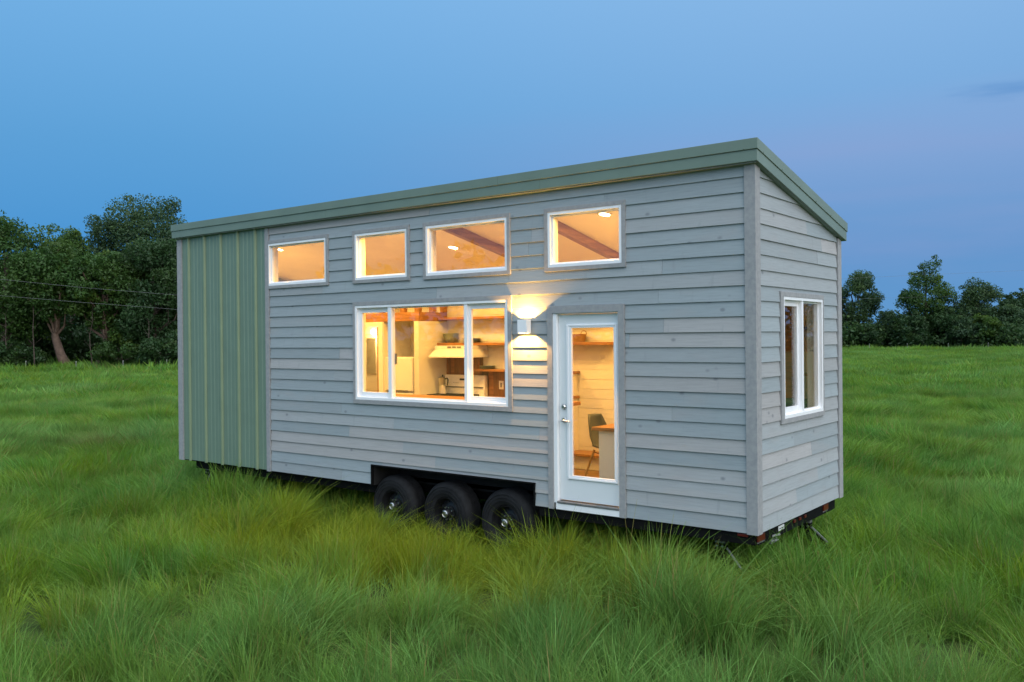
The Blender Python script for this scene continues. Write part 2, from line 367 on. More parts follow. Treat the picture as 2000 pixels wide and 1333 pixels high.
def clip(poly, f):
    r = []
    for i in range(len(poly)):
        a, b = poly[i], poly[(i + 1) % len(poly)]; fa, fb = f(a), f(b)
        if fa >= 0: r.append(a)
        if (fa >= 0) != (fb >= 0):
            t = fa / (fa - fb); r.append((a[0] + (b[0] - a[0]) * t, a[1] + (b[1] - a[1]) * t))
    return r
def lap_wall(name, M, u0, u1, top, holes, seed, d0=-.018):
    R = random.Random(seed); mb = MB().m('siding')
    for i in range(26):
        za, zb = i * E, (i + 1) * E
        joints = [u0]; x = u0 + R.uniform(.9, 3.6)
        while x < u1 - .5: joints.append(x); x += R.uniform(2.0, 4.2)
        joints.append(u1)
        for j in range(len(joints) - 1):
            t1 = R.random(); mb.t = (t1 ** 2.5 * .7 if R.random() < .84 else 1.0, R.random(), R.random())
            ua, ub = joints[j] + (.0012 if j else 0), joints[j + 1] - (.0012 if j < len(joints) - 2 else 0)
            zs = sorted({za, zb} | {q for h in holes for q in h[2:] if za + 1e-4 < q < zb - 1e-4})
            wob = R.uniform(-.0015, .0015)
            dep = lambda z: d0 + .006 + wob + .015 * (zb - z) / E
            for q in range(len(zs) - 1):
                a, b = zs[q], zs[q + 1]; mid = (a + b) / 2
                ints = [(ua, ub)]
                for h in holes:
                    if h[2] < mid < h[3]:
                        nx = []
                        for s0, s1 in ints:
                            if h[0] > s0: nx.append((s0, min(s1, h[0])))
                            if h[1] < s1: nx.append((max(s0, h[1]), s1))
                        ints = [k for k in nx if k[1] - k[0] > .002]
                for s0, s1 in ints:
                    pl = clip([(s0, a), (s1, a), (s1, b), (s0, b)], lambda p: top(p[0]) - p[1])
                    if len(pl) < 3: continue
                    fr = [M(p[0], dep(p[1]), p[1]) for p in pl]; bk = [M(p[0], d0 - .004, p[1]) for p in pl]; n = len(pl)
                    mb.poly(fr + bk, [tuple(range(n)), tuple(range(2 * n - 1, n - 1, -1))] + [(k, (k + 1) % n, n + (k + 1) % n, n + k) for k in range(n)])
    return mb.build(name, house)

# openings: outer white frame rectangles (u0,u1,z0,z1)
W1 = (-7.517, -6.225, 2.735, 3.355); W2 = (-5.640, -4.664, 2.732, 3.353); W3 = (-4.334, -3.034, 2.725, 3.353); W4 = (-2.450, -1.482, 2.725, 3.350)
KW = (-5.648, -3.033, 1.122, 2.386); DR = (-2.395, -1.535, -.002, 2.205); EW = (.715, 1.930, 1.068, 2.337)
T = .046
def grow(r, l, ri, b, t): return (r[0] - l, r[1] + ri, r[2] - b, r[3] + t)
front_holes = [grow(W1, .03, T, T, T), grow(W2, T, T, T, T), grow(W3, T, T, T, T), grow(W4, T, T, T, T), grow(KW, .042, .060, .058, .05),
               grow(DR, .072, .078, .02, .082), (-5.363, -2.661, -.1, .252)]
lap_wall('lap_siding', FR, -7.49, -.095, lambda u: 3.61, front_holes, 3)
lap_wall('lap_siding', EN, .105, 2.47, lambda u: zr(u) + .012, [grow(EW, .08, .03, .05, .05)], 5)
lap_wall('lap_siding', BK, -L + .09, -.09, lambda u: zr(WD), [], 8)
lap_wall('lap_siding', LE, .105, WD - .105, lambda u: zr(u) + .01, [], 9)

# structural wall core and shiplap lining
def core(name, M, us, zs, holes, da, db, mat, parent=house):
    us = sorted(set(us) | {v for h in holes for v in h[:2]}); zs = sorted(set(zs) | {min(max(v, zs[0]), zs[-1]) for h in holes for v in h[2:]})
    mb = MB().m(mat)
    def solid(i, j):
        if i < 0 or j < 0 or i >= len(us) - 1 or j >= len(zs) - 1: return False
        u, z = (us[i] + us[i + 1]) / 2, (zs[j] + zs[j + 1]) / 2
        return not any(h[0] < u < h[1] and h[2] < z < h[3] for h in holes)
    for i in range(len(us) - 1):
        for j in range(len(zs) - 1):
            if not solid(i, j): continue
            a, b, c, d = us[i], us[i + 1], zs[j], zs[j + 1]
            mb.face([M(a, da, c), M(b, da, c), M(b, da, d), M(a, da, d)]); mb.face([M(a, db, c), M(a, db, d), M(b, db, d), M(b, db, c)])
            if not solid(i - 1, j): mb.face([M(a, da, c), M(a, da, d), M(a, db, d), M(a, db, c)])
            if not solid(i + 1, j): mb.face([M(b, da, c), M(b, db, c), M(b, db, d), M(b, da, d)])
            if not solid(i, j - 1): mb.face([M(a, da, c), M(a, db, c), M(b, db, c), M(b, da, c)])
            if not solid(i, j + 1): mb.face([M(a, da, d), M(b, da, d), M(b, db, d), M(a, db, d)])
    return mb.build(name, parent, weld=True)
holes_in = [W1, W2, W3, W4, KW, (DR[0], DR[1], -1, DR[3]), (-5.363, -2.661, -.1, .252)]
core('wall', FR, [-L + .03, -.03], [.004, 3.40], holes_in, -.026, -.150, 'white_wall')
core('wall', EN, [.155, 2.435], [.004, 2.93], [EW], -.026, -.150, 'white_wall')
mb = MB().m('white_wall')
mb.hexa([EN(.155, -.15, 2.932), EN(2.435, -.15, 2.932), EN(2.435, -.15, 2.95), EN(.155, -.15, 3.42)], [EN(.155, -.026, 2.932), EN(2.435, -.026, 2.932), EN(2.435, -.026, 2.95), EN(.155, -.026, 3.42)])
mb.build('gable', house)
mb = MB().m('white_wall')      # shiplap boards on the far wall
mb.box(-L + .03, -.152, WD - .145, WD - .026, ZB + .004, ZB + 2.93)
k = 0.10
while k < 2.92:
    mb.box(-L + .15, -.152, WD - .157, WD - .1455, ZB + k + .0022, ZB + min(k + .137, 2.93) - .0022); k += .137
mb.build('shiplap_wall', house)
MB().m('white_wall').box(-L + .03, -L + .15, .155, WD - .15, ZB + .004, ZB + 2.93).build('wall', house)
mb = MB().m('wood_floor')
for i in range(17):
    y = .152 + i * .1345
    for xa_, xb_ in (((-L + .16, -5.37), (-2.65, -.16)) if y < .52 else ((-L + .16, -.16),)): mb.box(xa_, xb_, y, y + .132, ZB + .06, ZB + .10 + .0005 * (i % 2))
mb.box(-L + .02, -.02, .50, WD - .03, ZB + .006, ZB + .055); mb.box(-2.65, -.02, .03, .498, ZB + .006, ZB + .055); mb.box(-L + .02, -5.37, .03, .498, ZB + .006, ZB + .055)
mb.build('floor', house)
mb = MB().m('ceiling_white')
ya, yb = .03, WD - .03
mb.hexa([(-L + .03, ya, ZB + ceil(ya)), (-.03, ya, ZB + ceil(ya)), (-.03, yb, ZB + ceil(yb)), (-L + .03, yb, ZB + ceil(yb))],
        [(-L + .03, ya, ZB + ceil(ya) + .1), (-.03, ya, ZB + ceil(ya) + .1), (-.03, yb, ZB + ceil(yb) + .1), (-L + .03, yb, ZB + ceil(yb) + .1)])
mb.build('ceiling', house)

# ------------------------------------------------------------------ corner boards, metal cladding
cb = MB().m('trim_board'); cb.box(-.102, .0145, -.0145, .02, ZB - .010, ZB + 3.612); cb.box(-.02, .0145, .0205, .108, ZB - .010, ZB + 3.59)
cb.build('corner_board', house, bevel=.003)
cb = MB().m('trim_board'); cb.box(-.02, .0145, 2.478, WD + .0145, ZB - .012, ZB + 3.08); cb.box(-.1, -.021, WD - .02, WD + .0145, ZB - .012, ZB + 3.07); cb.build('corner_board', house, bevel=.003)
cb = MB().m('trim_board'); cb.box(-L - .0145, -9.755, -.0145, .02, ZB - .01, ZB + 3.612); cb.box(-L - .0145, -L + .02, .0205, .11, ZB - .01, ZB + 3.59); cb.build('corner_board', house, bevel=.003)
cb = MB().m('trim_board'); cb.box(-7.583, -7.497, -.0145, .02, ZB - .012, ZB + 3.612); cb.build('corner_board', house, bevel=.003)
mb = MB().m('green_metal')
x0, x1 = -9.754, -7.584
prof = []
rx = [-9.562, -9.127, -8.692, -8.256, -7.820]
x = x0; pts = [(x0, .004)]
minor = sorted([r + .435 * q for r in [-9.997] + rx for q in (.28, .5, .72)])
for q in minor:
    if x0 + .03 < q < x1 - .03: pts += [(q - .022, .004), (q - .012, .011), (q + .012, .011), (q + .022, .004)]
pts.append((x1, .004))
for a, b in zip(pts, pts[1:]):
    mb.face([FR(a[0], a[1] - .01, .006), FR(b[0], b[1] - .01, .006), FR(b[0], b[1] - .01, 3.612), FR(a[0], a[1] - .01, 3.612)])
mb.box(x0, x1, .0125, .02, ZB + .006, ZB + 3.61)
pan = mb.build('metal_cladding', house)
pan['label'] = 'green ribbed metal cladding panel'
for r in rx:
    s = MB().m('seam_metal')
    s.hexa([FR(r - .026, -.005, -.006), FR(r + .026, -.005, -.006), FR(r + .015, .026, -.006), FR(r - .015, .026, -.006)],
           [FR(r - .026, -.005, 3.611), FR(r + .026, -.005, 3.611), FR(r + .015, .026, 3.611), FR(r - .015, .026, 3.611)])
    so = s.build('seam', None, bevel=.003); attach(so, pan)
    so['label'] = 'pale yellowish raised seam'

# ------------------------------------------------------------------ roof
def rz(y): return -.203 * (y + .08)
XA, XB = -9.915, .060
roof = MB().m('roof_metal')
def slab(mbx, x0, x1, y0, y1, za, zb): # a sloping slab; za/zb heights at y = -.08
    mbx.hexa([(x0, y0, ZB + za + rz(y0)), (x1, y0, ZB + za + rz(y0)), (x1, y1, ZB + za + rz(y1)), (x0, y1, ZB + za + rz(y1))],
             [(x0, y0, ZB + zb + rz(y0)), (x1, y0, ZB + zb + rz(y0)), (x1, y1, ZB + zb + rz(y1)), (x0, y1, ZB + zb + rz(y1))])
slab(roof, XA + .02, XB - .02, -.06, 2.63, 3.61, 3.812)
for i in range(24):
    x = XA + .2 + i * .41; slab(roof, x, x + .03, -.05, 2.62, 3.8125, 3.838)
roofo = roof.build('roof', house)
fa = MB().m('roof_metal')
slab(fa, XA - .003, -6.14, -.083, -.0605, 3.612, 3.722); slab(fa, -6.138, -2.5, -.083, -.0605, 3.612, 3.722); slab(fa, -2.498, XB + .003, -.083, -.0605, 3.612, 3.722)
slab(fa, XB - .0195, XB + .003, -.0603, 2.65, 3.612, 3.722); slab(fa, XA - .003, XA + .0195, -.0603, 2.65, 3.612, 3.722); slab(fa, XA + .02, XB - .02, 2.6305, 2.653, 3.612, 3.722)
attach(fa.build('fascia', None, bevel=.002), roofo)
fl = MB().m('roof_metal')
slab(fl, XA - .012, -3.1, -.095, -.0605, 3.722, 3.826); slab(fl, -3.098, XB + .012, -.095, -.0605, 3.7235, 3.8265)
slab(fl, XB - .0195, XB + .012, -.0603, 2.665, 3.7235, 3.8265); slab(fl, XA - .012, XA + .0195, -.0603, 2.665, 3.722, 3.827); slab(fl, XA + .02, XB - .02, 2.6305, 2.664, 3.722, 3.826)
for i in range(13):
    x = XA + .25 + i * .8
    fl.lathe([(0, 0), (.007, .0), (.006, -.005), (0, -.007)], (x, -.0955, ZB + 3.737), 'y', 8)
for i in range(6):
    y = .05 + i * .5; fl.lathe([(0, 0), (.007, .0), (.006, .005), (0, .007)], (XB + .0135, y, ZB + 3.738 + rz(y)), 'x', 8)
attach(fl.build('flashing', None, bevel=.002), roofo)
MB().m('siding').hexa([FR(XA + .03, .06, 3.600), FR(XB - .02, .06, 3.600), FR(XB - .02, -.03, 3.600), FR(XA + .03, -.03, 3.600)],
                      [FR(XA + .03, .06, 3.6095), FR(XB - .02, .06, 3.6095), FR(XB - .02, -.03, 3.6085), FR(XA + .03, -.03, 3.6085)]).build('soffit', house)

# ------------------------------------------------------------------ windows
def ring(mb, M, r, w, d0, d1):     # mitred rectangular frame, w = (l,r,b,t)
    o = [(r[0], r[2]), (r[1], r[2]), (r[1], r[3]), (r[0], r[3])]
    i = [(r[0] + w[0], r[2] + w[2]), (r[1] - w[1], r[2] + w[2]), (r[1] - w[1], r[3] - w[3]), (r[0] + w[0], r[3] - w[3])]
    for k in range(4):
        j = (k + 1) % 4
        lo = [M(*p, 0) if False else M(p[0], d0, p[1]) for p in (o[k], o[j], i[j], i[k])]; hi = [M(p[0], d1, p[1]) for p in (o[k], o[j], i[j], i[k])]
        mb.hexa(lo, hi)
def inner(r, w): return (r[0] + w[0], r[1] - w[1], r[2] + w[2], r[3] - w[3])
def window(M, r, trim, style, label=None):
    fw = .034
    f = MB().m('white_vinyl'); ring(f, M, r, (fw,) * 4, -.075, .010)
    q = inner(r, (fw,) * 4); ring(f, M, q, (.02,) * 4, -.073, -.030)
    q2 = inner(q, (.02,) * 4)
    fo = f.build('window', house, bevel=.002)
    if label: fo['label'] = label
    if trim:
        t = MB().m('trim_board')
        o = grow(r, *trim); a = [(o[0], o[2]), (o[1], o[2]), (o[1], o[3]), (o[0], o[3])]; i = [(r[0], r[2]), (r[1], r[2]), (r[1], r[3]), (r[0], r[3])]
        for k in range(4):
            j = (k + 1) % 4; tw = (trim[2], trim[1], trim[3], trim[0])[k]
            if tw < .005: continue
            g = .0008
            P = [a[k], a[j], i[j], i[k]]
            lo = [M(p[0], -.016, p[1]) for p in P]; hi = [M(p[0], .0155, p[1]) for p in P]
            t.hexa(lo, hi)
        attach(t.build('trim', None, bevel=.0015), fo)
    def pane(rc, d):
        g = MB().m('window_glass'); g.box(rc[0], rc[1], d - .003, d + .003, rc[2], rc[3], M); attach(g.build('pane', None), fo)
    def sash(rc, w, da, db):
        g = MB().m('white_vinyl'); ring(g, M, rc, w, da, db); attach(g.build('sash', None, bevel=.002), fo)
    if style == 'single': pane(inner(q2, (-.006,) * 4), -.052)
    elif style == 'triple':
        m1, m2 = (-5.030, -4.968), (-3.718, -3.668)
        for a, b in (m1, m2):
            g = MB().m('white_vinyl'); g.box(a, b, -.072, .002, q[2], q[3], M); attach(g.build('mullion', None, bevel=.003), fo)
        for a, b in ((q2[0], m1[0]), (m2[1], q2[1])):
            rc = (a + .001, b - .001, q2[2] + .001, q2[3] - .001); sash(rc, (.036, .03, .048, .044), -.068, -.036); pane(inner(rc, (.03, .025, .04, .04)), -.052)
        pane((m1[1] - .004, m2[0] + .004, q2[2] - .004, q2[3] + .004), -.030)
        g = MB().m('galvanised'); g.box(-4.964, -4.952, -.09, -.06, 1.60, 1.74, M); attach(g.build('latch', None, bevel=.004), fo)
    else:
        mm = (1.268, 1.318)
        g = MB().m('white_vinyl'); g.box(mm[0], mm[1], -.072, .004, q[2], q[3], M); attach(g.build('mullion', None, bevel=.003), fo)
        rc = (q2[0] + .001, mm[0] - .001, q2[2] + .001, q2[3] - .001); sash(rc, (.04, .04, .05, .04), -.068, -.034); pane(inner(rc, (.035, .035, .04, .035)), -.052)
        pane((mm[1] - .004, q2[1] + .004, q2[2] - .004, q2[3] + .004), -.040)
    # inner lining of the opening
    j = MB().m('white_wall'); ring(j, M, (r[0] + .002, r[1] - .002, r[2] + .002, r[3] - .002), (.02,) * 4, -.165, -.0765); attach(j.build('inner_jamb', None), fo)
    return fo
window(FR, W1, (0, T, T, T), 'single', 'small transom window beside the green cladding')
window(FR, W2, (T, T, T, T), 'single', 'narrowest transom window')
window(FR, W3, (T, T, T, T), 'single', 'wide transom window right above the kitchen window')
window(FR, W4, (T, T, T, T), 'single', 'transom window above the door')
window(FR, KW, (.042, .058, .056, .048), 'triple', 'large three panel kitchen window')
window(EN, EW, (.075, .028, .05, .048), 'double', 'tall two panel window in the end wall')

# ------------------------------------------------------------------ door
t = MB().m('trim_board')
o = grow(DR, .070, .076, -.0, .080)
t.hexa([FR(o[0], -.016, -.008), FR(DR[0], -.016, -.008), FR(DR[0], -.016, DR[3]), FR(o[0], -.016, o[3])], [FR(o[0], .0175, -.008), FR(DR[0], .0175, -.008), FR(DR[0], .0175, DR[3]), FR(o[0], .0175, o[3])])
t.hexa([FR(DR[1], -.016, -.008), FR(o[1], -.016, -.008), FR(o[1], -.016, o[3]), FR(DR[1], -.016, DR[3])], [FR(DR[1], .0175, -.008), FR(o[1], .0175, -.008), FR(o[1], .0175, o[3]), FR(DR[1], .0175, DR[3])])
t.hexa([FR(DR[0], -.016, DR[3]), FR(DR[1], -.016, DR[3]), FR(o[1], -.016, o[3]), FR(o[0], -.016, o[3])], [FR(DR[0], .0175, DR[3]), FR(DR[1], .0175, DR[3]), FR(o[1], .0175, o[3]), FR(o[0], .0175, o[3])])
t.build('door_trim', house, bevel=.0015)
t = MB().m('white_vinyl')
t.box(DR[0] + .001, DR[0] + .050, -.15, .004, .065, DR[3] - .001, FR); t.box(DR[1] - .010, DR[1] - .001, -.15, .004, .065, DR[3] - .001, FR); t.box(DR[0] + .051, DR[1] - .011, -.15, .004, DR[3] - .010, DR[3] - .001, FR)
t.box(DR[0] + .03, DR[1] - .002, -.15, .012, -.006, .062, FR)
t.build('door_frame', house, bevel=.002)
MB().m('galvanised').box(DR[0] + .05, DR[1] - .012, -.12, .020, .064, .088, FR).build('door_sill', house, bevel=.003)
SL = (DR[0] + .054, DR[1] - .013, .100, DR[3] - .014); GR = (-2.165, -1.620, .385, 2.035)
d = MB().m('door_white'); ring(d, FR, SL, (GR[0] - .03 - SL[0], SL[1] - GR[1] - .03, GR[2] - .03 - SL[2], SL[3] - GR[3] - .03), -.085, -.040)
door = d.build('door', house, bevel=.002); door['label'] = 'white door with a full length glass light'
d = MB().m('white_vinyl'); G2 = grow(GR, .065, .042, .042, .042); ring(d, FR, G2, (.030, .022, .022, .022), -.0395, -.024); ring(d, FR, inner(G2, (.030, .022, .022, .022)), (.034, .019, .019, .019), -.060, -.030)
attach(d.build('glazing_frame', None, bevel=.004), door)
d = MB().m('window_glass'); d.box(GR[0] - .02, GR[1] + .01, -.058, -.052, GR[2] - .01, GR[3] + .01, FR); attach(d.build('glass', None), door)
d = MB().m('steel'); c = FR(-2.275, -.040, 1.150); d.lathe([(.0, -.028), (.018, -.028), (.022, -.024), (.032, -.010), (.034, 0)], c, 'y', 24); d.box(-2.279, -2.271, .002 - .014, .004 - .014, 1.138, 1.162, FR)
attach(d.build('deadbolt', None, smooth=35), door)
d = MB().m('steel'); c = FR(-2.275, -.040, .998); d.lathe([(.0, -.010), (.026, -.010), (.032, -.005), (.033, 0)], c, 'y', 24)
d.tube([(-2.275, .04, ZB + .998), (-2.275, -.010, ZB + .998), (-2.268, -.024, ZB + .998), (-2.24, -.030, ZB + .997), (-2.155, -.026, ZB + .992)], [.011, .011, .012, .010, .008], 10)
attach(d.build('lever_handle', None, smooth=40), door)

# ------------------------------------------------------------------ wall lamp (an open box that throws light up and down)
lx, lz = -2.755, 2.062
d = MB().m('white_vinyl')
d.box(lx - .066, lx + .066, .098, .103, lz - .078, lz + .078, FR); d.box(lx - .066, lx - .062, .0265, .0975, lz - .078, lz + .078, FR); d.box(lx + .062, lx + .066, .0265, .0975, lz - .078, lz + .078, FR)
d.box(lx - .066, lx + .066, .019, .026, lz - .078, lz + .078, FR); d.box(lx - .061, lx + .061, .0265, .0975, lz - .012, lz + .012, FR)
lampo = d.build('wall_lamp', house); lampo['label'] = 'white cube up and down lamp'
d = MB().m('lamp_glow')
for s in (-1, 1): d.box(lx - .03, lx + .03, .045, .08, min(lz + s * .0125, lz + s * .018), max(lz + s * .0125, lz + s * .018), FR)
attach(d.build('light_source', None), lampo)
def point(name, loc, power, col, rad=.01):
    l = bpy.data.lights.new(name, 'POINT'); l.energy = power; l.color = col; l.shadow_soft_size = rad
    o = bpy.data.objects.new(name, l); COL.objects.link(o); o.location = loc; return o
WARM = (1, .55, .125); WARM2 = (1, .62, .20)
for s in (-1, 1): point('wall_lamp_light', FR(lx, .062, lz + s * .040), 105, (1, .50, .11), .008)

# ------------------------------------------------------------------ trailer
t = MB().m('black_steel')
t.box(-L + .3, -5.40, .10, .16, ZB - .135, ZB - .004); t.box(-2.62, -.03, .02, .08, ZB - .115, ZB - .004); t.box(-5.36, -2.66, .52, .58, ZB - .13, ZB - .004)
t.box(-L + .3, -.08, 2.42, 2.5, ZB - .135, ZB - .004); t.box(-.10, -.022, .085, 2.40, ZB - .125, ZB - .004)
for i in range(12): t.box(-L + .4 + i * .8, -L + .47 + i * .8, .62, 2.40, ZB - .10, ZB - .006)
t.box(-L + .31, -L + .37, .17, 2.4, ZB - .13, ZB - .006)
t.box(-9.95, -9.58, .45, .55, ZB - .12, ZB - .03); t.box(-L + .05, -5.37, .03, .09, ZB - .014, ZB - .003)
t.build('trailer_frame', house, bevel=.003)
t = MB().m('dark_void')
t.box(-5.359, -2.665, .03, .50, ZB + .236, ZB + .248); t.box(-5.359, -2.665, .50, .512, ZB - .02, ZB + .248); t.box(-5.359, -5.349, .03, .499, ZB - .02, ZB + .235); t.box(-2.675, -2.665, .03, .499, ZB - .02, ZB + .235)
ww = t.build('wheel_well', house)
t = MB().m('black_steel')
t.box(-5.366, -5.349, -.0135, .028, ZB - .016, ZB + .262); t.box(-2.676, -2.659, -.0135, .028, ZB - .016, ZB + .262); t.box(-5.348, -2.677, -.0135, .028, ZB + .246, ZB + .262)
attach(t.build('well_edging', None), ww)
for wx in (-5.045, -4.110, -3.160):
    wy, wz, R = .075, ZB - .272, .400
    wo = bpy.data.objects.new('wheel', None); COL.objects.link(wo); wo.location = (0, 0, 0); attach(wo, house)
    c = (wx, wy, wz)
    d = MB().m('rubber')
    pr = [(.205, .02), (.215, .004), (.25, -.012), (.31, -.018), (.355, -.006), (.382, .02), (.396, .045), (.400, .07)]
    for q in range(5):
        yq = .074 + q * .026; pr += [(.400, yq), (.400, yq + .018), (.392, yq + .019), (.392, yq + .025)]
    pr += [(.400, .206), (.396, .22), (.375, .25), (.31, .268), (.22, .25), (.205, .24)]
    d.lathe(pr, c, 'y', 64, closed=True)
    for rr in (.262, .30, .338): d.lathe([(rr - .003, -.016), (rr, -.022), (rr + .003, -.016)], c, 'y', 64)
    attach(d.build('tyre', None, smooth=32), wo)
    d = MB().m('rim_black')
    d.lathe([(.206, .012), (.200, .002), (.194, .006), (.190, .03), (.178, .05), (.172, .10), (.150, .095), (.115, .075), (.085, .070), (.0, .070)], c, 'y', 48)
    d.lathe([(.19, .03), (.19, .24)], c, 'y', 48)
    d.m('dark_void')
    for k in range(8):
        a = k * math.pi / 4 + .2; q = (wx + .138 * math.cos(a), wy + .083, wz + .138 * math.sin(a)); d.lathe([(0, -.004), (.016, -.004), (.016, .01)], q, 'y', 14)
    attach(d.build('rim', None, smooth=40), wo)
    d = MB().m('rim_black'); d.lathe([(.098, .07), (.098, .055), (.06, .050), (.05, .0), (.046, -.004)], c, 'y', 32)
    d.m('steel'); d.lathe([(.046, -.004), (.044, -.020), (.036, -.026), (.033, -.022), (.018, -.022), (.016, -.027), (0, -.027)], c, 'y', 24)
    for k in range(8):
        a = k * math.pi / 4 + .5; q = (wx + .079 * math.cos(a), wy + .052, wz + .079 * math.sin(a)); d.lathe([(0, -.026), (.009, -.025), (.012, -.016), (.013, 0)], q, 'y', 8)
    attach(d.build('hub', None, smooth=40), wo)
    d = MB().m('black_steel'); d.tube([(wx, .3, wz), (wx, 2.3, wz)], .035, 10); attach(d.build('axle', None), wo)
for ya, yb in ((.035, .215), (1.96, 2.12)):
    t = MB().m('red_plastic'); t.box(-.0215, -.006, ya, yb, ZB - .085, ZB - .016); t.m('galvanised'); t.box(-.0212, -.012, ya, yb, ZB - .1, ZB - .087); t.build('tail_light', house, bevel=.003)
for y in (1.05, 1.21, 1.37):
    t = MB().m('red_plastic'); t.box(-.0215, -.008, y - .03, y + .03, ZB - .062, ZB - .030); t.build('marker_light', house, bevel=.004)
t = MB().m('red_plastic'); t.box(-.21, -.10, .008, .0195, ZB - .040, ZB - .012); t.build('marker_light', house, bevel=.004)
t = MB().m('label_white'); t.box(-.0215, -.019, .60, .76, ZB - .075, ZB - .025); t.m('black_plastic'); t.box(-.0188, -.0180, .62, .74, ZB - .058, ZB - .050); t.build('frame_sticker', house)
t = MB().m('galvanised'); t.tube([(-.03, .44, ZB - .10), (.02, .53, ZB - .09)], .014, 8); t.tube([(-.03, .42, ZB - .15), (.01, .50, ZB - .14)], .012, 8); t.box(-.06, -.02, .40, .56, ZB - .17, ZB - .126); t.build('plug_bracket', house)
def jack(x, y, dx, dy):
    j = bpy.data.objects.new('stabiliser_jack', None); COL.objects.link(j); attach(j, house)
    t = MB().m('galvanised'); t.box(x - .055, x + .055, y - .02, y + .06, ZB - .165, ZB - .137)
    t.m('steel')
    for s in (-.03, .03): t.lathe([(0, -.012), (.012, -.010), (.015, 0)], (x + s, y - .021, ZB - .20), 'y', 8)
    attach(t.build('mounting_plate', None), j)
    t = MB().m('black_steel'); t.box(x - .06, x + .06, y - .02, y + .05, ZB - .235, ZB - .166); t.tube([(x, y + .01, ZB - .2), (x + dx * .4, y + dy * .4, .06)], .024, 6)
    attach(t.build('leg', None), j)
    t = MB().m('galvanised'); t.tube([(x + .07, y - .01, ZB - .21), (x + .07 + dx * .6, y + dy * .6, .28)], .013, 6); t.m('black_steel'); t.tube([(x + .07, y + .02, ZB - .235), (x + .05 + dx * .7, y + dy * .7 + .03, .20)], .018, 6)
    attach(t.build('brace', None), j)
    t = MB().m('black_steel'); t.box(x + dx * .4 - .09, x + dx * .4 + .09, y + dy * .4 - .09, y + dy * .4 + .09, .045, .06); attach(t.build('foot', None), j)
jack(-.455, .16, .30, -.10)
jack(-.10, 1.62, .20, .25)
jack(-9.35, .18, -.15, -.05)

# ------------------------------------------------------------------ interior that the windows show
def bx(name, m, x0, x1, y0, y1, z0, z1, bevel=.003, label=None):
    o = MB().m(m).box(x0, x1, y0, y1, ZB + z0, ZB + z1).build(name, house, bevel=bevel)
    if label: o['label'] = label
    return o
YB = WD - .158                                # face of the far wall
YS = 1.77
# loft edge beam with its posts
MB().m('wood_warm').box(-L + .16, -6.15, YS, YS + .09, ZB + 2.21, ZB + 2.35).build('loft_beam', house, bevel=.004)
MB().m('wood_warm_y').box(-6.235, -6.15, YS + .092, YB, ZB + 2.212, ZB + 2.348).build('loft_beam', house, bevel=.004)
for x, y in ((-7.48, YS), (-6.985, YS), (-6.505, YS), (-6.19, YS), (-6.19, 2.10), (-6.19, 2.36)):
    w = .055
    MB().m('wood_warm_y').box(x - w, x + .04, y + .004, y + .075, ZB + 2.351, ZB + 2.92).build('loft_post', house, bevel=.003)
bx('loft_floor', 'white_wall', -L + .16, -6.24, YS + .093, YB - .002, 2.30, 2.345)
# partition with doorway, fridge alcove
p = MB().m('white_wall')
p.box(-L + .16, -7.78, YS, YS + .1, ZB + .102, ZB + 2.208); p.box(-7.779, -7.03, YS, YS + .1, ZB + 2.14, ZB + 2.208); p.box(-7.029, -6.925, YS, YS + .1, ZB + .102, ZB + 2.208)
p.box(-7.029, -6.965, YS + .101, YB - .002, ZB + .102, ZB + 2.295)
p.box(-6.255, -6.165, YS + .001, YB - .002, ZB + .102, ZB + 2.208)
k = .104
while k < 2.2: p.box(-6.164, -6.155, YS + .07, YB - .003, ZB + k + .002, ZB + min(k + .137, 2.207) - .002); k += .137
p.box(-6.164, -6.153, YS + .001, YS + .068, ZB + .102, ZB + 2.207)
p.build('partition', house)
c = MB().m('ceiling_white'); c.box(-7.03, -6.94, YS - .018, YS - .001, ZB + .102, ZB + 2.20); c.box(-7.80, -7.031, YS - .018, YS - .001, ZB + 2.14, ZB + 2.20); c.build('doorway_casing', house, bevel=.003)
bx('inner_door', 'wood_warm', -7.19, -7.16, YS + .11, YB - .05, .11, 2.13, label='dark edge of an open inner door')
bx('vanity', 'wood_back', -8.15, -7.62, 2.2, YB - .003, .103, 1.0)
mir = bx('bath_mirror', 'aluminium', -8.0, -7.78, YB - .02, YB - .002, 1.35, 1.95)
bl = MB().m('lamp_glow'); bl.lathe([(0, .05), (.03, .04), (.04, 0), (.03, -.04), (0, -.05)], (-7.76, YB - .09, ZB + 2.06), 'z', 16); bl.build('vanity_light', house, smooth=True)
point('vanity_lamp', (-7.72, 2.22, ZB + 1.92), 22, WARM2, .04)
# fridge (free standing)
fx0, fx1, fy, fz = -6.955, -6.335, 1.815, 1.645
fr = thing('fridge', 'white fridge standing in the alcove left of the stove', 'fridge', ((fx0 + fx1) / 2, 2.1, ZB + .1))
o = MB().m('appliance_white').box(fx0, fx1, fy + .062, YB - .01, ZB + .101, ZB + fz).build('cabinet', fr, bevel=.01)
o = MB().m('appliance_white').box(fx0, fx1, fy, fy + .058, ZB + 1.11, ZB + fz - .004).build('upper_door', fr, bevel=.012)
o = MB().m('appliance_white').box(fx0, fx1, fy, fy + .058, ZB + .14, ZB + 1.08).build('lower_door', fr, bevel=.012)
h = MB().m('galvanised').box(fx0 + .06, fx1 - .1, fy - .012, fy - .001, ZB + 1.112, ZB + 1.126); attach(h.build('handle', None, bevel=.003), o)
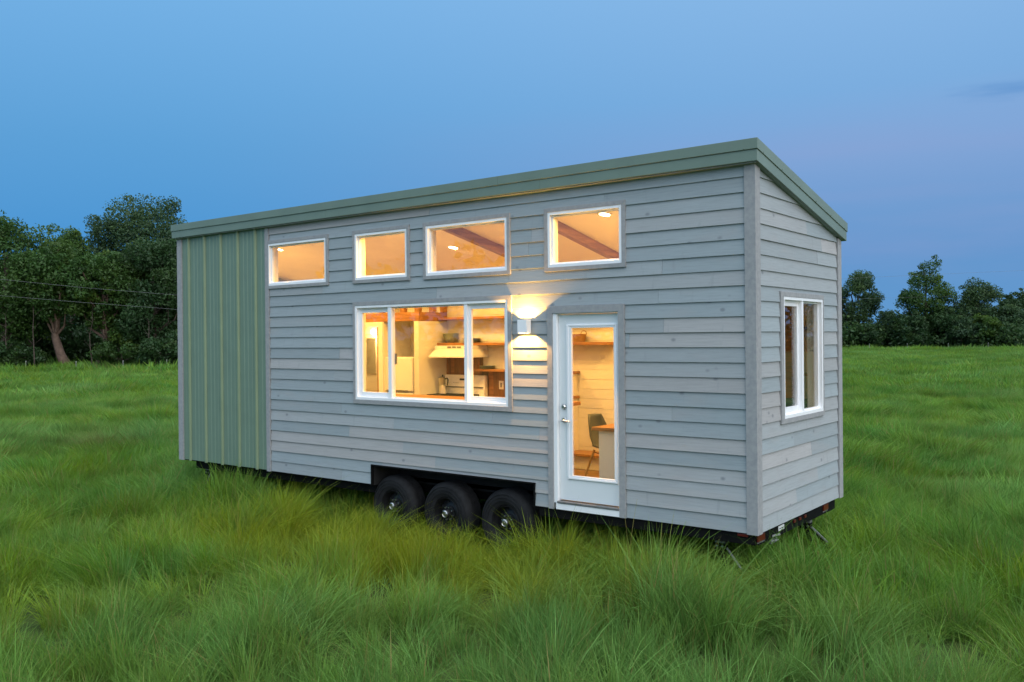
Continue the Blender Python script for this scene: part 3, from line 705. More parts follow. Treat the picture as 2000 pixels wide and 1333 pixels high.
# shelves, hood, splashback
SY = 2.19
bx('shelf', 'wood_warm', -6.28, -3.02, SY, YB - .001, 1.825, 1.865, .004, 'long lower wooden wall shelf')
bx('shelf', 'wood_warm', -6.148, -3.02, SY + .01, YB - .001, 2.225, 2.265, .004, 'upper wooden wall shelf')
bx('shelf', 'wood_warm', -5.42, -4.83, SY + .01, YB - .024, 1.425, 1.46, .004, 'short wooden shelf beside the stove')
hd = MB().m('appliance_white')
hd.hexa([(-6.10, 1.93, ZB + 1.665), (-5.30, 1.93, ZB + 1.665), (-5.30, YB - .002, ZB + 1.665), (-6.10, YB - .002, ZB + 1.665)],
        [(-6.06, 2.03, ZB + 1.765), (-5.33, 2.03, ZB + 1.765), (-5.33, YB - .002, ZB + 1.765), (-6.06, YB - .002, ZB + 1.765)])
hd.box(-6.06, -5.33, 2.03, YB - .002, ZB + 1.7655, ZB + 1.822)
hd.box(-6.10, -5.30, 1.925, YB - .002, ZB + 1.640, ZB + 1.6645)
hoo = hd.build('range_hood', house, bevel=.004)
v = MB().m('galvanised')
for i in range(3): v.box(-5.80 + i * .1, -5.72 + i * .1, 2.026, 2.0295, ZB + 1.785, ZB + 1.812)
attach(v.build('vent', None), hoo)
sp = MB()
xs = -6.17; rr = random.Random(4)
while xs < -5.42:
    w = rr.choice((.05, .075, .11)); sp.m(rr.choice(('wood_back', 'wood_warm', 'wood_back'))).box(xs, min(xs + w - .002, -5.41), YB - .018, YB - .001, ZB + 1.04, ZB + 1.638); xs += w
xs = -5.408
while xs < -4.86:
    w = rr.choice((.06, .09, .12)); sp.m(rr.choice(('wood_warm', 'wood_back'))).box(xs, min(xs + w - .002, -4.85), YB - .018, YB - .001, ZB + 1.04, ZB + 1.424); xs += w
spo = sp.build('wood_splashback', house, bevel=.001)
ol = MB().m('appliance_white').box(-5.085, -5.00, YB - .026, YB - .0185, ZB + 1.15, ZB + 1.28); ol.m('galvanised').box(-5.058, -5.027, YB - .0275, YB - .0262, ZB + 1.18, ZB + 1.25)
ol.build('wall_outlet', house, bevel=.002)
# counters
ct = MB().m('white_wall').box(-5.20, -3.85, 1.86, YB - .02, ZB + .102, ZB + 1.0); ct.m('wood_warm').box(-5.20, -3.85, 1.82, YB - .02, ZB + 1.001, ZB + 1.04); ct.build('counter', house, bevel=.003)
ct = MB().m('white_wall').box(-6.6, -2.70, .20, .80, ZB + .27, ZB + 1.09); ct.m('wood_warm').box(-6.62, -2.68, .168, 1.0, ZB + 1.0905, ZB + 1.135); ct.build('counter', house, bevel=.003)
# right hand side: cabinet, bench, desk, added dimming partition
cbn = MB().m('white_wall').box(-3.845, -3.66, 1.95, YB - .001, ZB + .10, ZB + 1.41); cbn.build('bookcase', house)
for zz, xx in ((1.41, -3.62), (1.06, -3.63), (.88, -3.68), (.58, -3.68)):
    bx('bookcase_shelf', 'wood_warm_y', -3.85, xx, 1.93, YB - .002, zz, zz + .04)
bx('step_bench', 'wood_warm', -3.659, -1.25, 2.05, YB - .003, .285, .32, .004)
bx('bench_base', 'white_wall', -3.659, -1.25, 2.10, YB - .003, .103, .284)
dk = MB().m('white_wall').box(-2.06, -1.25, .42, .95, ZB + .102, ZB + .86); dk.m('wood_warm').box(-2.13, -1.24, .38, 1.02, ZB + .8605, ZB + .90); dk.build('desk', house, bevel=.003)
core('partition', lambda u, d, z: (-1.20 + d, u, z + ZB), [.152, YB - .002], [.102, 2.9], [(1.55, 1.9, 0, 2.25)], -.04, .04, 'white_wall')  # unseen wall added to dim the end room, its gap sized for light
wp = MB().m('wood_warm').box(-.62, -.46, YB - .03, YB - .002, ZB + .103, ZB + 2.6); wp.build('end_panel', house)
for zz in (1.45, 2.0):
    bx('corner_shelf', 'wood_back', -.45, -.20, 2.2, YB - .003, zz, zz + .03)
cu = MB().m('green_fabric').box(-.85, -.18, 1.75, YB - .034, ZB + .55, ZB + 1.17); cu.build('seat_cushion', house, bevel=.03)
# rafters
def rafter(x, y0, y1):
    mb = MB().m('rafter_wood'); a, b = x - .045, x + .045
    mb.hexa([(a, y0, ZB + ceil(y0) - .115), (b, y0, ZB + ceil(y0) - .115), (b, y1, ZB + ceil(y1) - .115), (a, y1, ZB + ceil(y1) - .115)],
            [(a, y0, ZB + ceil(y0) - .001), (b, y0, ZB + ceil(y0) - .001), (b, y1, ZB + ceil(y1) - .001), (a, y1, ZB + ceil(y1) - .001)])
    mb.build('rafter', house, bevel=.004)
for x in (-4.20, -2.77): rafter(x, .152, YB - .002)
# recessed ceiling lights, some visible, the rest unseen and added to light the rooms
for i, (x, y) in enumerate(((-8.0, .57), (-4.95, 1.22), (-2.04, .56), (-3.45, .98), (-5.1, .30), (-6.6, .9), (-9.2, .5), (-1.75, 1.75))):
    z = ZB + ceil(y); sl = .203
    tp = lambda dx, dy, dz: (x + dx, y + dy, z - sl * dy + dz)
    d = MB().m('ceiling_white'); n = 24
    def circ(r, dz): return [tp(r * math.cos(2 * math.pi * k / n), r * math.sin(2 * math.pi * k / n), dz) for k in range(n)]
    A, B, C, D = circ(.085, -.0005), circ(.082, -.008), circ(.066, -.008), circ(.064, -.004)
    d.poly(A + B + C + D, [(q * n + k, q * n + (k + 1) % n, (q + 1) * n + (k + 1) % n, (q + 1) * n + k) for q in range(3) for k in range(n)])
    d.m('lamp_disc'); d.face(circ(.0645, -.0045)[::-1])
    d.build('ceiling_light', house)
    l = bpy.data.lights.new('ceiling_lamp', 'AREA'); l.shape = 'DISK'; l.size = .12; l.energy = 44; l.color = WARM; l.spread = math.radians(170)
    lo = bpy.data.objects.new('ceiling_lamp', l); COL.objects.link(lo); lo.location = (x, y, z - .016)

# ---- free objects inside
sx0, sx1, sy0 = -6.13, -5.30, 1.80
st = thing('stove', 'white gas stove with black grates against the far kitchen wall', 'stove', ((sx0 + sx1) / 2, 2.1, ZB + .1))
b = MB().m('appliance_white').box(sx0, sx1, sy0, YB - .03, ZB + .101, ZB + 1.03); b.build('body', st, bevel=.008)
b = MB().m('appliance_white'); b.hexa([(sx0, 2.30, ZB + 1.031), (sx1, 2.30, ZB + 1.031), (sx1, YB - .03, ZB + 1.031), (sx0, YB - .03, ZB + 1.031)], [(sx0, 2.33, ZB + 1.36), (sx1, 2.33, ZB + 1.36), (sx1, YB - .03, ZB + 1.36), (sx0, YB - .03, ZB + 1.36)])
bgd = b.build('backguard', st, bevel=.012)
b = MB().m('black_plastic').box(-5.80, -5.70, 2.315, 2.324, ZB + 1.275, ZB + 1.305); b.box(sx0 + .02, sx1 - .02, 2.295, 2.3125, ZB + 1.168, ZB + 1.178)
for i in range(6): b.box(-5.93 + i * .03 + (.14 if i > 3 else 0), -5.92 + i * .03 + (.14 if i > 3 else 0), 2.312, 2.3225, ZB + 1.232, ZB + 1.24)
attach(b.build('control_panel', None), bgd)
b = MB().m('black_plastic')
for gx in (sx0 + .05, (sx0 + sx1) / 2 + .02):
    x2 = gx + .34
    for yy in (1.86, 2.04, 2.24): b.box(gx, x2, yy, yy + .014, ZB + 1.052, ZB + 1.072)
    for q in range(5): b.box(gx + q * .08, gx + q * .08 + .014, 1.8605, 2.2535, ZB + 1.0525, ZB + 1.0735)
    for q in (gx, x2 - .014):
        for yy in (1.861, 2.24): b.box(q + .001, q + .013, yy + .001, yy + .013, ZB + 1.0305, ZB + 1.0521)
    for cy in (1.95, 2.15): b.lathe([(0, .018), (.045, .018), (.05, 0)], (gx + .17, cy, ZB + 1.031), 'z', 16)
b.build('grate', st)
mk = thing('moka_pot', 'silver moka coffee pot with black handle on the stove', 'coffee pot', (-6.0, 2.14, ZB + 1.074))
b = MB().m('aluminium'); cc = (-6.0, 2.14, ZB + 1.074); b.lathe([(0, 0), (.062, 0), (.05, .115), (.046, .125)], cc, 'z', 8); b.build('boiler', mk)
b = MB().m('aluminium'); b.lathe([(.044, .127), (.05, .14), (.068, .235), (.06, .24), (.02, .258), (0, .26)], cc, 'z', 8); b.hexa([(-6.07, 2.13, ZB + 1.295), (-6.05, 2.12, ZB + 1.25), (-6.05, 2.16, ZB + 1.25), (-6.07, 2.15, ZB + 1.295)], [(-6.10, 2.135, ZB + 1.308), (-6.05, 2.12, ZB + 1.31), (-6.05, 2.16, ZB + 1.31), (-6.10, 2.145, ZB + 1.308)]); b.build('jug', mk)
b = MB().m('black_plastic'); b.tube([(-5.94, 2.13, ZB + 1.30), (-5.90, 2.13, ZB + 1.315), (-5.878, 2.13, ZB + 1.29), (-5.895, 2.13, ZB + 1.20)], [.009, .011, .011, .008], 8); b.build('handle', mk)
b = MB().m('black_plastic'); b.lathe([(.008, .26), (.013, .275), (.01, .292), (0, .294)], cc, 'z', 10); b.build('lid_knob', mk)
bw = MB().m('stoneware'); pr = [(0, 0), (.055, .0), (.062, .008), (.095, .045), (.116, .09), (.125, .137), (.128, .14), (.125, .146), (.118, .144), (.105, .09), (.08, .045), (.0, .02)]
for q in (.100, .118): pr.insert(5, (.121, q)) if False else None
bw.lathe(pr, (-5.975, 2.31, ZB + 1.866), 'z', 40)
for zq, rq in ((.10, .1195), (.115, .122), (.128, .1245)): bw.lathe([(rq - .002, zq - .003), (rq + .0025, zq), (rq - .002, zq + .003)], (-5.975, 2.31, ZB + 1.866), 'z', 40)
tag(bw.build('bowl', None, smooth=40), 'greenish stoneware mixing bowl on the shelf above the stove hood', 'bowl')
nm = ['lowest', 'second lowest', 'third from the bottom', 'topmost']
for i in range(4):
    d = MB().m('plate_grey'); d.lathe([(0, 0), (.085, 0), (.10, .004), (.142, .012), (.145, .0145), (.142, .016), (.10, .0095), (0, .008)], (-5.545 + .003 * (i % 2), 2.30, ZB + 1.866 + i * .0175), 'z', 36)
    tag(d.build('plate', None, smooth=40), nm[i] + ' grey plate in the stack beside the bowl on the long shelf', 'plate', 'plates stacked on the long shelf')
for i in range(3):
    d = MB().m('plate_grey'); d.lathe([(0, 0), (.075, 0), (.09, .004), (.122, .012), (.125, .0145), (.122, .016), (.09, .0095), (0, .008)], (-5.235, 2.31, ZB + 1.461 + i * .0175), 'z', 36)
    tag(d.build('plate', None, smooth=40), ('bottom', 'middle', 'top')[i] + ' grey plate in the stack on the short shelf beside the stove', 'plate', 'plates stacked on the short shelf')
bk = thing('basket', 'brown wicker basket with arched handle on the shelf seen through the door', 'basket', (-3.66, 2.31, ZB + 1.866))
d = MB().m('wicker')
n = 40; rows = 9
def bpos(k, h):
    a = 2 * math.pi * k / n; s = 1 + .12 * h / .1; return (-3.66 + .185 * s * math.cos(a), 2.31 + .095 * s * math.sin(a), ZB + 1.867 + h)
for q in range(rows):
    for par in (0,):
        pts = [Vector(bpos(k, .006 + q * .0115)) + Vector((math.cos(2 * math.pi * k / n), math.sin(2 * math.pi * k / n), 0)) * (.004 if (k + q) % 2 else -.002) for k in range(n + 1)]
        d.tube(pts, .0062, 5, caps=False)
d.poly([bpos(k, .004) for k in range(n)], [tuple(range(n))])
for k in range(0, n, 2): d.tube([bpos(k, .0), bpos(k, .105)], .003, 4)
d.tube([bpos(k, .108) for k in range(n + 1)], .008, 6, caps=False)
d.build('body', bk, smooth=True)
d = MB().m('wicker'); d.tube([(-3.475 + .0 * q, 2.31 + .075 * math.cos(math.pi * q / 10), ZB + 1.972 + .055 * math.sin(math.pi * q / 10)) for q in range(11)], .006, 6); d.build('handle', bk, smooth=True)
# shell chair
ch = thing('shell_chair', 'grey moulded shell chair with wooden legs behind the desk', 'chair', (-2.44, 1.25, ZB + .1))
prof = [(.0, .02, .0), (.06, .0, .01), (.2, -.01, .02), (.32, .005, .03), (.40, .06, .045), (.44, .16, .05), (.465, .28, .05), (.49, .38, .03), (.5, .42, .0)]
d = MB().m('grey_shell'); rows = []
for (bk_, up, cup) in prof:
    row = []
    for q in range(-6, 7):
        s = q / 6; w = .23 if up < .1 else (.23 - .10 * max(0, (up - .12) / .3) ** 2)
        if up >= .42: w = .13
        row.append((s * w, bk_, up, abs(s) ** 2.2 * (.05 if up < .06 else .10), cup))
    rows.append(row)
cvs = []
for row in rows:
    for (lx_, bk_, up, c_, cup) in row:
        if up < .06: pt = (lx_, bk_ - .22, .44 + up + c_)
        else: pt = (lx_, bk_ - .22 - c_, .44 + up)
        # chair faces +x : back to the left
        cvs.append((-2.44 - pt[1] * 1.0, 1.25 + pt[0], ZB + .1 + pt[2]))
fs = [(i * 13 + q, i * 13 + q + 1, (i + 1) * 13 + q + 1, (i + 1) * 13 + q) for i in range(len(prof) - 1) for q in range(12)]
d.poly(cvs, fs); so = d.build('shell', ch, smooth=True)
md = so.modifiers.new('thick', 'SOLIDIFY'); md.thickness = .008
for sx, sy in ((-1, -1), (-1, 1), (1, -1), (1, 1)):
    MB().m('wood_leg').tube([(-2.44 + sx * .13, 1.25 + sy * .12, ZB + .53), (-2.44 + sx * .25, 1.25 + sy * .21, ZB + .101)], [.016, .010], 10).build('leg', ch, smooth=40)
MB().m('black_plastic').tube([(-2.57, 1.13, ZB + .50), (-2.44, 1.25, ZB + .44), (-2.31, 1.37, ZB + .50)], .006, 6).tube([(-2.57, 1.37, ZB + .50), (-2.44, 1.25, ZB + .44), (-2.31, 1.13, ZB + .50)], .006, 6).build('leg_brace', ch)

# ------------------------------------------------------------------ ground
def gz(x, y):
    x = np.asarray(x, float); y = np.asarray(y, float)
    h = .035 * np.sin(x * 1.3 + 1.7 * np.sin(y * .8)) * np.cos(y * 1.15 + x * .35) + .03 * np.sin(x * 2.9 - y * 1.7) * np.sin(y * 2.3 + 1) + .05 * np.sin(x * .31 + 1) * np.cos(y * .27)
    near = np.exp(-((x + 5) ** 2 / 60 + (y - 1) ** 2 / 10))
    return h * (1 - .6 * near)
def ground():
    a = np.concatenate([[-1500, -500, -250], np.arange(-170, -40, 4), np.arange(-40, 40, .6), np.arange(40, 130, 4), [250, 500, 1500]])
    b = np.concatenate([[-1500, -400, -160], np.arange(-80, -14, 4), np.arange(-14, 45, .6), np.arange(45, 175, 4), [250, 500, 1500]])
    X, Y = np.meshgrid(a, b, indexing='ij'); Z = gz(X, Y); na, nb = X.shape
    me = bpy.data.meshes.new('ground'); I = np.arange(na * nb).reshape(na, nb)
    F = np.stack([I[:-1, :-1], I[1:, :-1], I[1:, 1:], I[:-1, 1:]], -1).reshape(-1, 4)
    me.from_pydata(np.stack([X, Y, Z], -1).reshape(-1, 3).tolist(), [], F.tolist()); me.materials.append(MAT['ground'])
    for p in me.polygons: p.use_smooth = True
    o = bpy.data.objects.new('ground', me); COL.objects.link(o); o['kind'] = 'structure'
ground()

# ------------------------------------------------------------------ fast mesh from arrays
def fast_mesh(name, V, quads, mats, tint=None, mi=None, smooth=False):
    me = bpy.data.meshes.new(name); n = len(quads)
    me.vertices.add(len(V)); me.vertices.foreach_set('co', np.asarray(V, np.float32).ravel())
    me.loops.add(n * 4); me.loops.foreach_set('vertex_index', np.asarray(quads, np.int32).ravel())
    me.polygons.add(n); me.polygons.foreach_set('loop_start', np.arange(0, n * 4, 4, dtype=np.int32)); me.polygons.foreach_set('loop_total', np.full(n, 4, np.int32))
    for m in mats: me.materials.append(MAT[m])
    if mi is not None: me.polygons.foreach_set('material_index', np.asarray(mi, np.int32))
    if tint is not None:
        at = me.attributes.new('tint', 'FLOAT_COLOR', 'FACE'); at.data.foreach_set('color', np.concatenate([tint, np.ones((n, 1))], 1).astype(np.float32).ravel())
    if smooth: me.polygons.foreach_set('use_smooth', np.ones(n, bool))
    me.update(calc_edges=True); return me

# ------------------------------------------------------------------ grass
def tuft(name, nb, rad, hmin, hmax, w, seed, lean=.35, seg=4, droop=.5, spread=.6):
    R = np.random.default_rng(seed)
    ang = R.uniform(0, 2 * np.pi, nb); rr = rad * np.sqrt(R.uniform(0, 1, nb)); bx_, by_ = rr * np.cos(ang), rr * np.sin(ang)
    h = R.uniform(hmin, hmax, nb) * (1 - .25 * (rr / rad) ** 2)
    da = ang + R.normal(0, .9, nb); ls = np.abs(R.normal(0, spread, nb)) * .45
    dx = np.cos(da) * ls + lean + R.normal(0, .1, nb); dy = np.sin(da) * ls + R.normal(0, .08, nb)
    dr = R.uniform(.1, 1, nb) ** 1.5 * droop
    fa = R.uniform(0, np.pi, nb); wx, wy = np.cos(fa), np.sin(fa); ww_ = w * R.uniform(.45, 1.05, nb) * np.where(R.uniform(0, 1, nb) < .14, 1.8, 1)
    V = []; ts = np.linspace(0, 1, seg + 1)
    for t_ in ts:
        bend = t_ ** 1.9
        cx = bx_ + dx * h * (t_ * .35 + bend * .9) * (1 + dr * .6); cy = by_ + dy * h * (t_ * .35 + bend * .9) * (1 + dr * .6); cz = h * (t_ - dr * .45 * t_ ** 3)
        hw = ww_ * .5 * np.minimum(1, .75 + t_) * (1 - t_ ** 2.2) + ww_ * .03
        V.append(np.stack([cx - wx * hw, cy - wy * hw, cz], -1)); V.append(np.stack([cx + wx * hw, cy + wy * hw, cz], -1))
    V = np.stack(V, 1)                       # nb, 2(seg+1), 3
    k = 2 * (seg + 1); base = np.arange(nb)[:, None] * k
    Q = np.concatenate([np.stack([base[:, 0] + 2 * i, base[:, 0] + 2 * i + 1, base[:, 0] + 2 * i + 3, base[:, 0] + 2 * i + 2], -1)[:, None] for i in range(seg)], 1).reshape(-1, 4)
    tint = np.repeat(np.stack([R.uniform(0, 1, nb), R.uniform(0, 1, nb), R.uniform(0, 1, nb)], -1), seg, 0)
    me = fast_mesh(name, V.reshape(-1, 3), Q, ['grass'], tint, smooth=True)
    return bpy.data.objects.new(name, me)
def stalks(name, seed):
    R = np.random.default_rng(seed); V = []; Q = []; T = []
    for s in range(3):
        x, y = R.uniform(-.1, .1, 2); h = R.uniform(.5, .8); a = R.uniform(0, 6.28); ln = R.uniform(.05, .25)
        prev = None; fa = R.uniform(0, 3.14)
        for i in range(7):
            t_ = i / 6; c = np.array([x + math.cos(a) * ln * h * t_ ** 2, y + math.sin(a) * ln * h * t_ ** 2, h * t_]); hw = .001 if t_ < .85 else (.004 if t_ < .99 else .001)
            o = np.array([math.cos(fa), math.sin(fa), 0]) * hw; b = len(V); V += [c - o, c + o]
            if prev is not None: Q.append((prev, prev + 1, b + 1, b)); T.append((.5, .99 if t_ > .6 else .92, .5))
            prev = b
    return bpy.data.objects.new(name, fast_mesh(name, np.array(V), np.array(Q), ['grass'], np.array(T)))
def tuft_set(cname, specs):
    c = bpy.data.collections.new(cname)
    for o in specs: c.objects.link(o)
    return c
near_c = tuft_set('meadow tufts near', [tuft('grass_tuft_a%d' % i, 130, .105, .18, .54, .0060, 20 + i, lean=(.05, .12, .2, .3, .15, .0, .4, .1)[i], droop=(.35, .5, .6, .8, .9, .25, 1.0, 1.1)[i], spread=(.7, .6, .8, .9, 1.2, .5, 1.1, 1.5)[i]) for i in range(8)] + [tuft('grass_tuft_b%d' % i, 13, .12, .36, .62, .0100, 40 + i, lean=.1, droop=.5, spread=.8, seg=5) for i in range(2)] + [stalks('grass_tuft_s', 5)])
mid_c = tuft_set('meadow tufts mid', [tuft('grass_tuft_m%d' % i, 150, .30, .22, .50, .011, 50 + i, lean=(.15, .35, .5, .25)[i], seg=3) for i in range(4)] + [stalks('grass_tuft_t', 6)])
far_c = tuft_set('meadow tufts far', [tuft('grass_tuft_f%d' % i, 130, .85, .25, .50, .034, 70 + i, lean=(.15, .3, .4, .25)[i], seg=2) for i in range(4)])
def flow(x, y): return 2.4 * np.sin(x * .55 + 1.1 * np.sin(y * .45)) + 1.8 * np.cos(y * .62 - .4 * x) + .8
def grass_points(name, cnt, r0, r1, smin, smax, coll, stalk_p, seed, a0, a1):
    R = np.random.default_rng(seed)
    yaw = math.atan2(_f.y, _f.x); a = yaw + R.uniform(math.radians(a0), math.radians(a1), cnt)
    d = np.sqrt(R.uniform(r0 ** 2, r1 ** 2, cnt)); x = CAM.x + d * np.cos(a); y = CAM.y + d * np.sin(a)
    s = R.uniform(smin, smax, cnt)
    # hummocks: taller and shorter patches
    hum = np.sin(x * 2.1 + 1.3 * np.sin(y * 1.6)) * np.cos(y * 1.9 + .7 * np.sin(x * 1.2)) + .5 * np.sin(x * 4.3 + y * 3.1)
    s *= 1 + .22 * hum
    if r1 > 20: s *= 1 + .35 * np.sin(x * .9 + 2.3 * np.sin(y * .5)) * np.sin(y * .7 + 1.9 * np.sin(x * .37 + 2))
    under = (x > -9.9) & (x < .1) & (y > .15) & (y < 2.7)
    keep = ~(under & (R.uniform(0, 1, cnt) < .45)); s = np.where(under, s * .95, s); s = np.where((x > -10.5) & (x < .6) & (y > -1.6) & (y < 3.2), s * np.where((x > -6) & ((x < -2.3)), 1.06, 1.32), s)
    edge = (x > -9.9) & (x < .1) & (y > -.12) & (y <= .15); s = np.where(edge, s * .95, s)
    for wx in (-5.045, -4.110, -3.160): keep &= ~((np.abs(x - wx) < .32) & (y > -.02) & (y < .45))
    if r1 < 20:
        gap = np.sin(x * 3.7 + 2.1 * np.sin(y * 2.9)) * np.sin(y * 4.1 + 1.7 * np.sin(x * 2.3 + 1)); keep &= R.uniform(0, 1, cnt) < np.clip(.62 + .55 * gap, .12, 1)
    x, y, s = x[keep], y[keep], s[keep]; n = len(x)
    z = gz(x, y) - .015
    rot = flow(x, y) + R.normal(0, 1.0, n)
    px_ = (x - CAM.x) * _f.x + (y - CAM.y) * _f.y; lat = ((x - CAM.x) * _r.x + (y - CAM.y) * _r.y) / np.maximum(px_, 1)
    fringe = np.where(lat < 0, (px_ > 70), (px_ > 128)); s = s * np.where(fringe, 1 + .9 * R.uniform(0, 1, n) ** 2, 1)
    nb_ = sum(o.name.startswith('grass_tuft_b') for o in coll.objects); ns_ = len(coll.objects) - (1 if stalk_p else 0) - nb_
    idx = R.integers(0, ns_, n)
    # keep neighbouring tufts alike so patches read
    pat = ((np.sin(x * .9 + 2 * np.sin(y * .7)) + np.cos(y * 1.1 - .5 * x)) * 1.3 + 3).astype(int) % ns_
    idx = np.where(R.uniform(0, 1, n) < .6, pat, idx)
    names = sorted(o.name for o in coll.objects); si = [i for i, q in enumerate(names) if q.endswith(('_s', '_t'))]
    bi = [i for i, q in enumerate(names) if q.startswith('grass_tuft_b')]
    if bi: idx = np.where(R.uniform(0, 1, n) < .12, np.array(bi)[R.integers(0, len(bi), n)], idx)
    if stalk_p: idx = np.where(R.uniform(0, 1, n) < stalk_p, si[0], idx)
    me = bpy.data.meshes.new(name); me.vertices.add(n); me.vertices.foreach_set('co', np.stack([x, y, z], -1).astype(np.float32).ravel())
    at = me.attributes.new('rot', 'FLOAT_VECTOR', 'POINT'); at.data.foreach_set('vector', np.stack([R.normal(0, .06, n), R.normal(0, .06, n), rot], -1).astype(np.float32).ravel())
    at = me.attributes.new('scl', 'FLOAT', 'POINT'); at.data.foreach_set('value', s.astype(np.float32))
    at = me.attributes.new('idx', 'INT', 'POINT'); at.data.foreach_set('value', idx.astype(np.int32))
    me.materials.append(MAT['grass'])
    o = bpy.data.objects.new(name, me); COL.objects.link(o); o['kind'] = 'stuff'
    ng = bpy.data.node_groups.new('scatter_' + coll.name, 'GeometryNodeTree')
    ng.interface.new_socket('Geometry', in_out='INPUT', socket_type='NodeSocketGeometry'); ng.interface.new_socket('Geometry', in_out='OUTPUT', socket_type='NodeSocketGeometry')
    gi, go = ng.nodes.new('NodeGroupInput'), ng.nodes.new('NodeGroupOutput')
    ci = ng.nodes.new('GeometryNodeCollectionInfo'); ci.inputs['Collection'].default_value = coll; ci.inputs['Separate Children'].default_value = True; ci.inputs['Reset Children'].default_value = True
    ip = ng.nodes.new('GeometryNodeInstanceOnPoints'); ip.inputs['Pick Instance'].default_value = True
    def na(nm_, ty):
        q = ng.nodes.new('GeometryNodeInputNamedAttribute'); q.data_type = ty; q.inputs['Name'].default_value = nm_; return q.outputs['Attribute']
    lk = ng.links.new
    lk(gi.outputs[0], ip.inputs['Points']); lk(ci.outputs[0], ip.inputs['Instance']); lk(na('idx', 'INT'), ip.inputs['Instance Index'])
    e2r = ng.nodes.new('FunctionNodeEulerToRotation'); lk(na('rot', 'FLOAT_VECTOR'), e2r.inputs[0]); lk(e2r.outputs[0], ip.inputs['Rotation']); lk(na('scl', 'FLOAT'), ip.inputs['Scale']); lk(ip.outputs[0], go.inputs[0])
    md = o.modifiers.new('scatter', 'NODES'); md.node_group = ng
    return o
grass_points('meadow_grass', 7000, 4.6, 15, .65, 1.2, near_c, .018, 101, -44, 44)
grass_points('meadow_grass', 13000, 15, 40, .75, 1.2, mid_c, .01, 102, -42, 42)
grass_points('meadow_grass', 30000, 40, 165, .8, 1.2, far_c, 0, 103, -40, 40)

# ------------------------------------------------------------------ trees
def place(px, depth):          # a photo column and a depth along the view -> a spot on the ground
    k = (px - 1000) / 1747.4; d = Vector((_f.x, _f.y, 0)).normalized(); r = Vector((_r.x, _r.y, 0)).normalized()
    q = Vector((CAM.x, CAM.y, 0)) + d * depth + r * depth * k; return q.x, q.y
def leaves(lobes, n, size, R, tint_shift=0.0, up=.25):
    lobes = np.array(lobes); w = lobes[:, 3] ** 2; idx = R.choice(len(lobes), n, p=w / w.sum())
    d = R.normal(0, 1, (n, 3)); d /= np.linalg.norm(d, axis=1)[:, None]
    rad = lobes[idx, 3] * (.35 + .75 * R.uniform(0, 1, n) ** .6)
    c = lobes[idx, :3] + d * rad[:, None] * np.array([1.15, 1.15, .85])
    c += R.normal(0, .06, (n, 3)) * lobes[idx, 3][:, None]
    nn = d * .5 + R.normal(0, .7, (n, 3)) + np.array([0, 0, up]); nn /= np.linalg.norm(nn, axis=1)[:, None]
    a = np.cross(nn, R.normal(0, 1, (n, 3))); a /= np.linalg.norm(a, axis=1)[:, None]; b = np.cross(nn, a)
    s = size * R.uniform(.6, 1.35, n)[:, None]
    V = np.stack([c - a * s, c + b * s * .5 + nn * s * .12, c + a * s, c - b * s * .5 + nn * s * .12], 1).reshape(-1, 3)
    Q = np.arange(n * 4).reshape(-1, 4)
    lt = R.uniform(0, 1, len(lobes))
    t0 = np.clip(.55 * lt[idx] + .45 * R.uniform(0, 1, n) + tint_shift, 0, 1)
    t1 = np.clip((R.uniform(0, 1, len(lobes)) ** 3)[idx] * .8 + R.uniform(0, .2, n), 0, 1)
    return V, Q, np.stack([t0, t1, R.uniform(0, 1, n)], -1)
